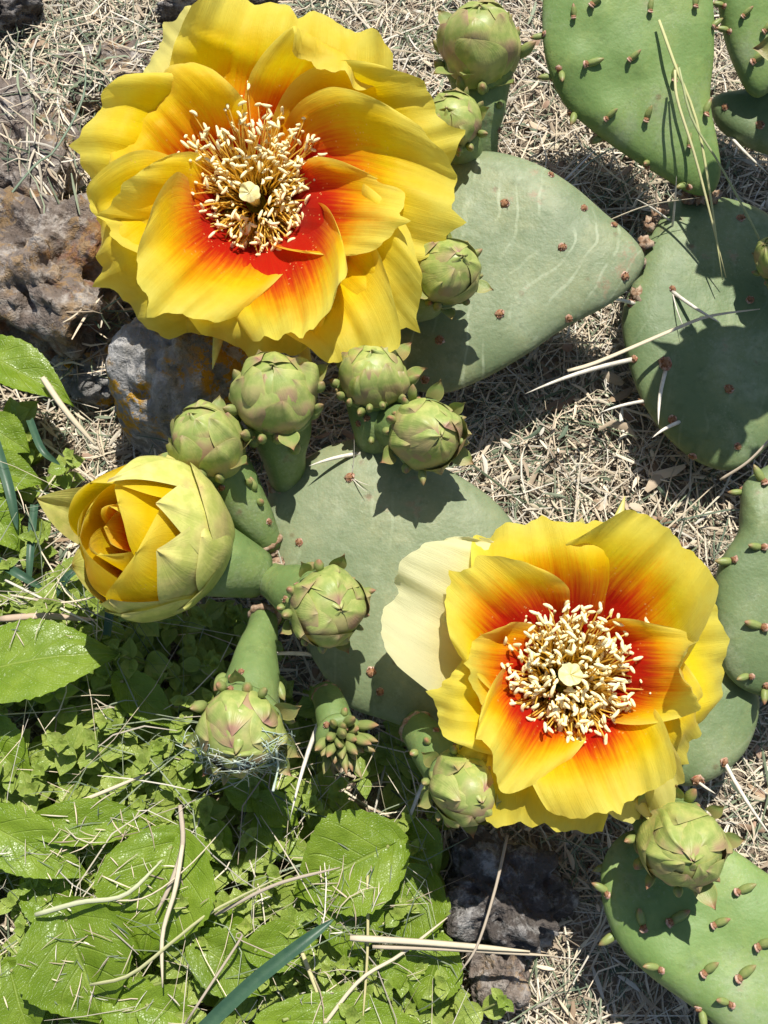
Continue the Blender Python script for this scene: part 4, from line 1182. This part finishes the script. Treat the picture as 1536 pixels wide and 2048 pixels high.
def reg_all(r):
    x, y = r.uniform(-15, 16), r.uniform(-19, 22)
    if in_poly(x, y, WEEDW) and r.uniform() < .72: return None, None
    return x, y
V, F, c = blades(24000, reg_all, (0.0, .36), (.7, 2.6), (.016, .055), .22, rng)
def reg_clump(r):
    x, y = reg_all(r)
    if x is None or nz((x, y, 0), .45, 17.) < -.05: return None, None
    return x, y
V2, F2, c2 = blades(900, reg_clump, (.15, .5), (2.2, 5.0), (.022, .07), .25, np.random.default_rng(91))
V3, F3, c3 = blades(700, reg_clump, (.1, .45), (.35, .9), (.12, .30), .1, np.random.default_rng(92), colors=np.array([(0.34, 0.24, 0.15), (0.45, 0.36, 0.25), (0.25, 0.17, 0.11), (0.52, 0.43, 0.31), (0.38, 0.25, 0.17)]))
F = F + [tuple(i + len(V) for i in f) for f in F2] + [tuple(i + len(V) + len(V2) for i in f) for f in F3]
V, c = np.vstack([V, V2, V3]), np.vstack([c, c2, c3])
tag(mk('straw_litter', V, F, M['straw'], colr=c), 'thick litter of dry straw and cut grass covering the soil', 'straw', kind='stuff')
def reg_chaff(r):
    x, y = r.uniform(-15, 16), r.uniform(-19, 22)
    if in_poly(x, y, WEEDW) and r.uniform() < .8: return None, None
    return x, y
V, F, c = blades(15000, reg_chaff, (0.02, .40), (.16, .7), (.025, .12), .20, rng)
tag(mk('chopped_clippings', V, F, M['straw'], colr=c), 'fine chopped clippings scattered over the straw', 'clippings', kind='stuff')
# straw lying on the rocks and leaves
dg = bpy.context.evaluated_depsgraph_get()
def drop(px, py):
    d = ray(px, py)
    h = scn.ray_cast(dg, Vector(CAM * S), Vector(d))
    return np.array(h[1]) / S if h[0] else P(px, py, .3)
bpy.context.view_layer.update()
dg.update()
def scatter_on(name, boxes, label, cat, lenr, widr, seed, gfrac=.3):
    r = np.random.default_rng(seed)
    Vs, Fs, cs, o = [], [], [], 0
    for (x0, y0, x1, y1, n, ang, sprd) in boxes:
        for k in range(n):
            x, y = r.uniform(x0, x1), r.uniform(y0, y1)
            p = drop(x, y)
            if p[2] > 3.1: continue
            V, F, c = blades(1, lambda q: (p[0], p[1]), (.03, .16), lenr, widr, gfrac, r, zfun=lambda a, b: p[2])
            if ang is not None:
                rot = ang + r.normal(0, sprd)
                d = V - p
                v0 = V[-2] - V[1]
                th = rot - math.atan2(v0[1], v0[0])
                ca, sa = math.cos(th), math.sin(th)
                V = p + np.column_stack([d[:, 0] * ca - d[:, 1] * sa, d[:, 0] * sa + d[:, 1] * ca, d[:, 2]])
            Vs.append(V); cs.append(c); Fs += [tuple(i + o for i in f) for f in F]; o += len(V)
    return tag(mk(name, np.vstack(Vs), Fs, M['straw'], colr=np.vstack(cs)), label, cat, kind='stuff')
scatter_on('straw_tangle', [(30, 40, 290, 200, 220, None, 0), (60, 150, 230, 400, 130, -1.1, .35), (0, 60, 200, 330, 120, None, 0), (200, 560, 300, 760, 110, None, 0), (130, 620, 240, 760, 40, None, 0), (280, 880, 360, 960, 20, None, 0)],
           'straw and green clippings tangled over the rocks', 'straw', (.5, 1.7), (.025, .075), 3, .35)
scatter_on('leaf_debris', [(0, 1660, 190, 1830, 40, None, 0), (200, 1720, 370, 1820, 26, None, 0), (110, 1850, 260, 2000, 36, None, 0), (120, 1600, 320, 1690, 22, None, 0), (640, 1730, 770, 1890, 60, None, 0), (0, 1190, 230, 1280, 30, None, 0), (0, 1500, 900, 2048, 90, None, 0), (580, 1880, 740, 2010, 24, None, 0)],
           'bits of straw and chaff lying on the broad leaves', 'straw', (.12, .7), (.010, .032), 4, .3)

def reg_weed(r):
    x, y = r.uniform(-14, 4), r.uniform(-18, 2)
    return (x, y) if in_poly(x, y, WEEDW) else (None, None)
V, F, c = blades(420, reg_weed, (1.0, 2.3), (1.2, 4.0), (.012, .035), .35, np.random.default_rng(77), zfun=lambda a, b: 0.0)
tag(mk('thin_dry_grass', V, F, M['straw'], colr=c), 'hair-thin dry grass threaded through the weeds', 'straw', kind='stuff')
# single long stems
def stalk(pts, r, label, colr, name='dry_grass_stem', flat=.5, mat='straw', group='long dry grass stems'):
    pa = crom(np.array([P(*p) for p in pts]), 14)
    d = np.gradient(pa, axis=0)
    rad = r * np.interp(np.linspace(0, 1, 14), [0, .1, .8, 1], [.8, 1, .8, .25])
    V, F, uv = tube(pa, rad, 6, flat)
    o = mk(name, V, F, M[mat], colr=np.tile(np.array(colr), (len(V), 1)), puv=uv)
    return tag(o, label, 'grass stem', group)
ST = (0.62, 0.54, 0.38); SG = (0.38, 0.42, 0.20); SB = (0.44, 0.37, 0.28)
stalk([(1318, 40, 5.7), (1350, 130, 5.4), (1400, 270, 4.7), (1445, 560, 3.0)], .045, 'yellow-green grass stem lying down the fresh green upper pad', (0.55, 0.55, 0.25))
stalk([(1350, 140, 5.4), (1355, 200, 5.2), (1395, 330, 4.5), (1452, 555, 2.9)], .040, 'second grass stem bent across the upper pad onto the shaded pad', (0.58, 0.55, 0.28))
stalk([(1358, 135, 5.5), (1385, 240, 5.0), (1440, 330, 4.4), (1520, 480, 3.6), (1536, 540, 3.2)], .032, 'thin grass stem arching past the base of the upper pad', SG)
stalk([(1135, 742, 3.3), (1200, 722, 3.2), (1345, 660, 3.1), (1420, 632, 3.0), (1520, 618, 2.9)], .065, 'frayed dry stem lying across the long-spined shaded pad', ST)
stalk([(1180, 460, 2.6), (1220, 440, 3.3), (1300, 410, 3.4), (1400, 395, 3.5)], .03, 'thin dry stem at the joint of the streaked pad', ST)
stalk([(1130, 360, 2.0), (1190, 300, 1.0)], .035, 'short pale stem in the gap between the two upper pads', (0.5, 0.5, 0.5))
stalk([(85, 755, 2.5), (130, 820, 2.4), (192, 892, 2.0)], .085, 'thick straw leaning on the leaf against the rusty rock', ST)
stalk([(0, 415, 2.6), (70, 330, 2.7), (110, 300, 2.6), (165, 200, 2.5), (172, 110, 2.0)], .038, 'long green blade curving over the brown rocks', (0.16, 0.22, 0.15))
stalk([(70, 1830, 2.6), (160, 1805, 2.7), (250, 1790, 2.7), (325, 1720, 2.6)], .06, 'pale stem curving across the heart leaves', (0.50, 0.52, 0.32))
stalk([(205, 1800, 2.6), (290, 1795, 2.7), (380, 1730, 2.6), (470, 1630, 2.3)], .04, 'slim yellowish stem above the curved pale stem', ST)
stalk([(365, 1690, 2.6), (350, 1780, 2.7), (325, 1870, 2.6), (325, 1975, 2.5)], .055, 'straight dry straw pointing down over the heart leaves', ST)
stalk([(360, 1610, 2.3), (365, 1690, 2.4), (340, 1770, 2.5), (310, 1830, 2.4)], .06, 'forked dry straw beside the straight straw', SB)
stalk([(180, 1970, 2.5), (260, 1950, 2.6), (350, 1880, 2.6), (430, 1820, 2.5), (590, 1740, 2.3)], .045, 'long arching stem running from the heart leaves to the shaded leaf', (0.44, 0.44, 0.22))
stalk([(60, 1640, 2.2), (180, 1595, 2.3), (300, 1545, 2.2)], .05, 'pale stem lying above the heart leaves in the sun', ST)
stalk([(430, 1830, 2.2), (550, 1770, 2.4), (680, 1735, 2.4)], .045, 'grey straw leading into the clump of debris on the shaded leaf', SB)
stalk([(370, 2048, 2.2), (480, 1880, 2.4), (480, 1880, 2.4), (640, 1950, 2.2)], .03, 'fine crooked stem below the blue-green blade', SB)
stalk([(600, 1895, 2.2), (640, 2000, 2.2), (655, 2070, 2.2)], .05, 'yellow stem running off below the debris clump', (0.55, 0.50, 0.25))
stalk([(735, 1750, 2.3), (735, 1900, 2.2), (725, 2048, 2.1)], .035, 'thin upright stem in front of the debris clump', (0.5, 0.45, 0.22))
stalk([(640, 2060, 2.2), (720, 1960, 2.3), (800, 1910, 2.2), (895, 1835, 2.1)], .045, 'slanting straw from the bottom leaf towards the dark rock', ST)
stalk([(700, 1876, 2.4), (850, 1885, 2.4), (1060, 1903, 2.3)], .075, 'stout pale straw lying level in front of the dark rock', ST)
stalk([(745, 1893, 2.3), (900, 1898, 2.3), (1110, 1912, 2.2)], .055, 'second level straw just under the stout one', (0.50, 0.42, 0.30))
stalk([(1015, 1670, 2.6), (990, 1780, 2.7), (955, 1890, 2.6), (920, 1945, 2.4)], .035, 'thin twig hanging over the dark hollowed rock', SB)
stalk([(1440, 960, 2.0), (1500, 920, 2.3), (1560, 855, 2.5)], .04, 'dry stem poking out below the shaded pad', SB)
stalk([(0, 1238, 1.9), (90, 1232, 1.9), (190, 1240, 1.8)], .09, 'thick dry straw lying by the big serrated leaf', (0.5, 0.38, 0.27))
stalk([(10, 1160, 1.9), (90, 1200, 2.0), (190, 1252, 1.9)], .035, 'thin white straw in the tangle under the half-open flower', (0.62, 0.58, 0.46))
stalk([(20, 1190, 2.0), (120, 1205, 2.0), (210, 1190, 1.8)], .03, 'fine straw crossing the white one under the half-open flower', ST)
stalk([(560, 1380, 1.2), (640, 1400, 1.4), (820, 1490, 1.6)], .04, 'grey stem passing under the smallest bud', SB)
# the blue-green blade: a flat folded leaf
def blade(pts, w, label):
    pa = crom(np.array([P(*p) for p in pts]), 22)
    V, uv = [], []
    for i in range(22):
        t = nrm(pa[min(i + 1, 21)] - pa[max(i - 1, 0)])
        a = nrm(np.cross(t, (0, 0, 1))); up = np.cross(a, t)
        u = i / 21
        ww = w * (1 - u ** 4) ** .8 + .004
        for v in (-1, -.5, 0, .5, 1):
            V.append(pa[i] + a * ww * v + up * ww * .5 * abs(v)); uv.append((u, v))
    o = mk('grass_blade', np.array(V), gridF(22, 5), M['grass'], puv=np.array(uv))
    tag(o, label, 'grass blade')
blade([(395, 2070, 3.2), (500, 1970, 3.4), (600, 1890, 3.5), (668, 1838, 3.4)], .145, 'dark blue-green grass blade slanting over the broad leaves')
blade([(-10, 880, 1.9), (20, 980, 2.0), (35, 1060, 1.7)], .13, 'green grass blade beside the spike of the half-open flower')
blade([(70, 1010, 1.5), (62, 1100, 1.8), (58, 1180, 1.6)], .10, 'upright blue-green grass blade between straw and half-open flower')
blade([(-10, 1120, 1.7), (40, 1150, 1.9), (90, 1180, 1.6)], .11, 'flat grass blade lying towards the straw tangle')
blade([(110, 1190, 1.6), (140, 1150, 1.9), (180, 1130, 1.7)], .10, 'short grass blade under the half-open flower')
blade([(60, 840, 1.8), (85, 900, 2.0), (120, 930, 1.7)], .09, 'thin grass blade above the spike of the half-open flower')
blade([(215, 1270, 1.5), (222, 1220, 1.9), (235, 1165, 2.0)], .10, 'grass blade rising behind the big serrated leaf')
# fibres caught on one bud
def fibres():
    r = np.random.default_rng(8)
    parts = []
    bpy.context.view_layer.update(); dg.update()
    def on(x, y, k=.03):
        p = drop(x, y)
        if p[2] < 3.6: p = P(x, y, 3.9)
        return p - ray(x, y) * k
    for i in range(150):
        a, q = r.uniform(.05, math.pi - .05), r.uniform(.72, 1.12)
        x, y = 478 + 98 * q * math.cos(a), 1462 + 85 * q * math.sin(a)
        d = r.normal(size=2) * (24, 13)
        pp = np.array([on(x - d[0], y - d[1]), on(x + r.normal() * 5, y + r.normal() * 5, .08), on(x + d[0], y + d[1])])
        if np.linalg.norm(pp[2] - pp[0]) > 1.4: continue
        parts.append(tube(crom(pp, 6), np.full(6, r.uniform(.004, .012)), 4))
    for px, rr in ([(468, 1522), (500, 1532), (540, 1530), (562, 1516)], .028), ([(552, 1500), (556, 1535), (546, 1582)], .026), ([(384, 1496), (420, 1528), (480, 1545)], .016):
        parts.append(tube(crom(np.array([P(x, y, 4.9) if y > 1545 else on(x, y, .06) for x, y in px]), 10), np.full(10, rr) * (1 + .2 * np.sin(np.arange(10) * 1.7)), 6))
    V, F, uv, mi = join([(*p, 0) for p in parts])
    tag(mk('fibre_tangle', V, F, M['web']), 'pale blue-green fibres and fluff caught round the reddish bud', 'fibres', kind='stuff')
fibres()
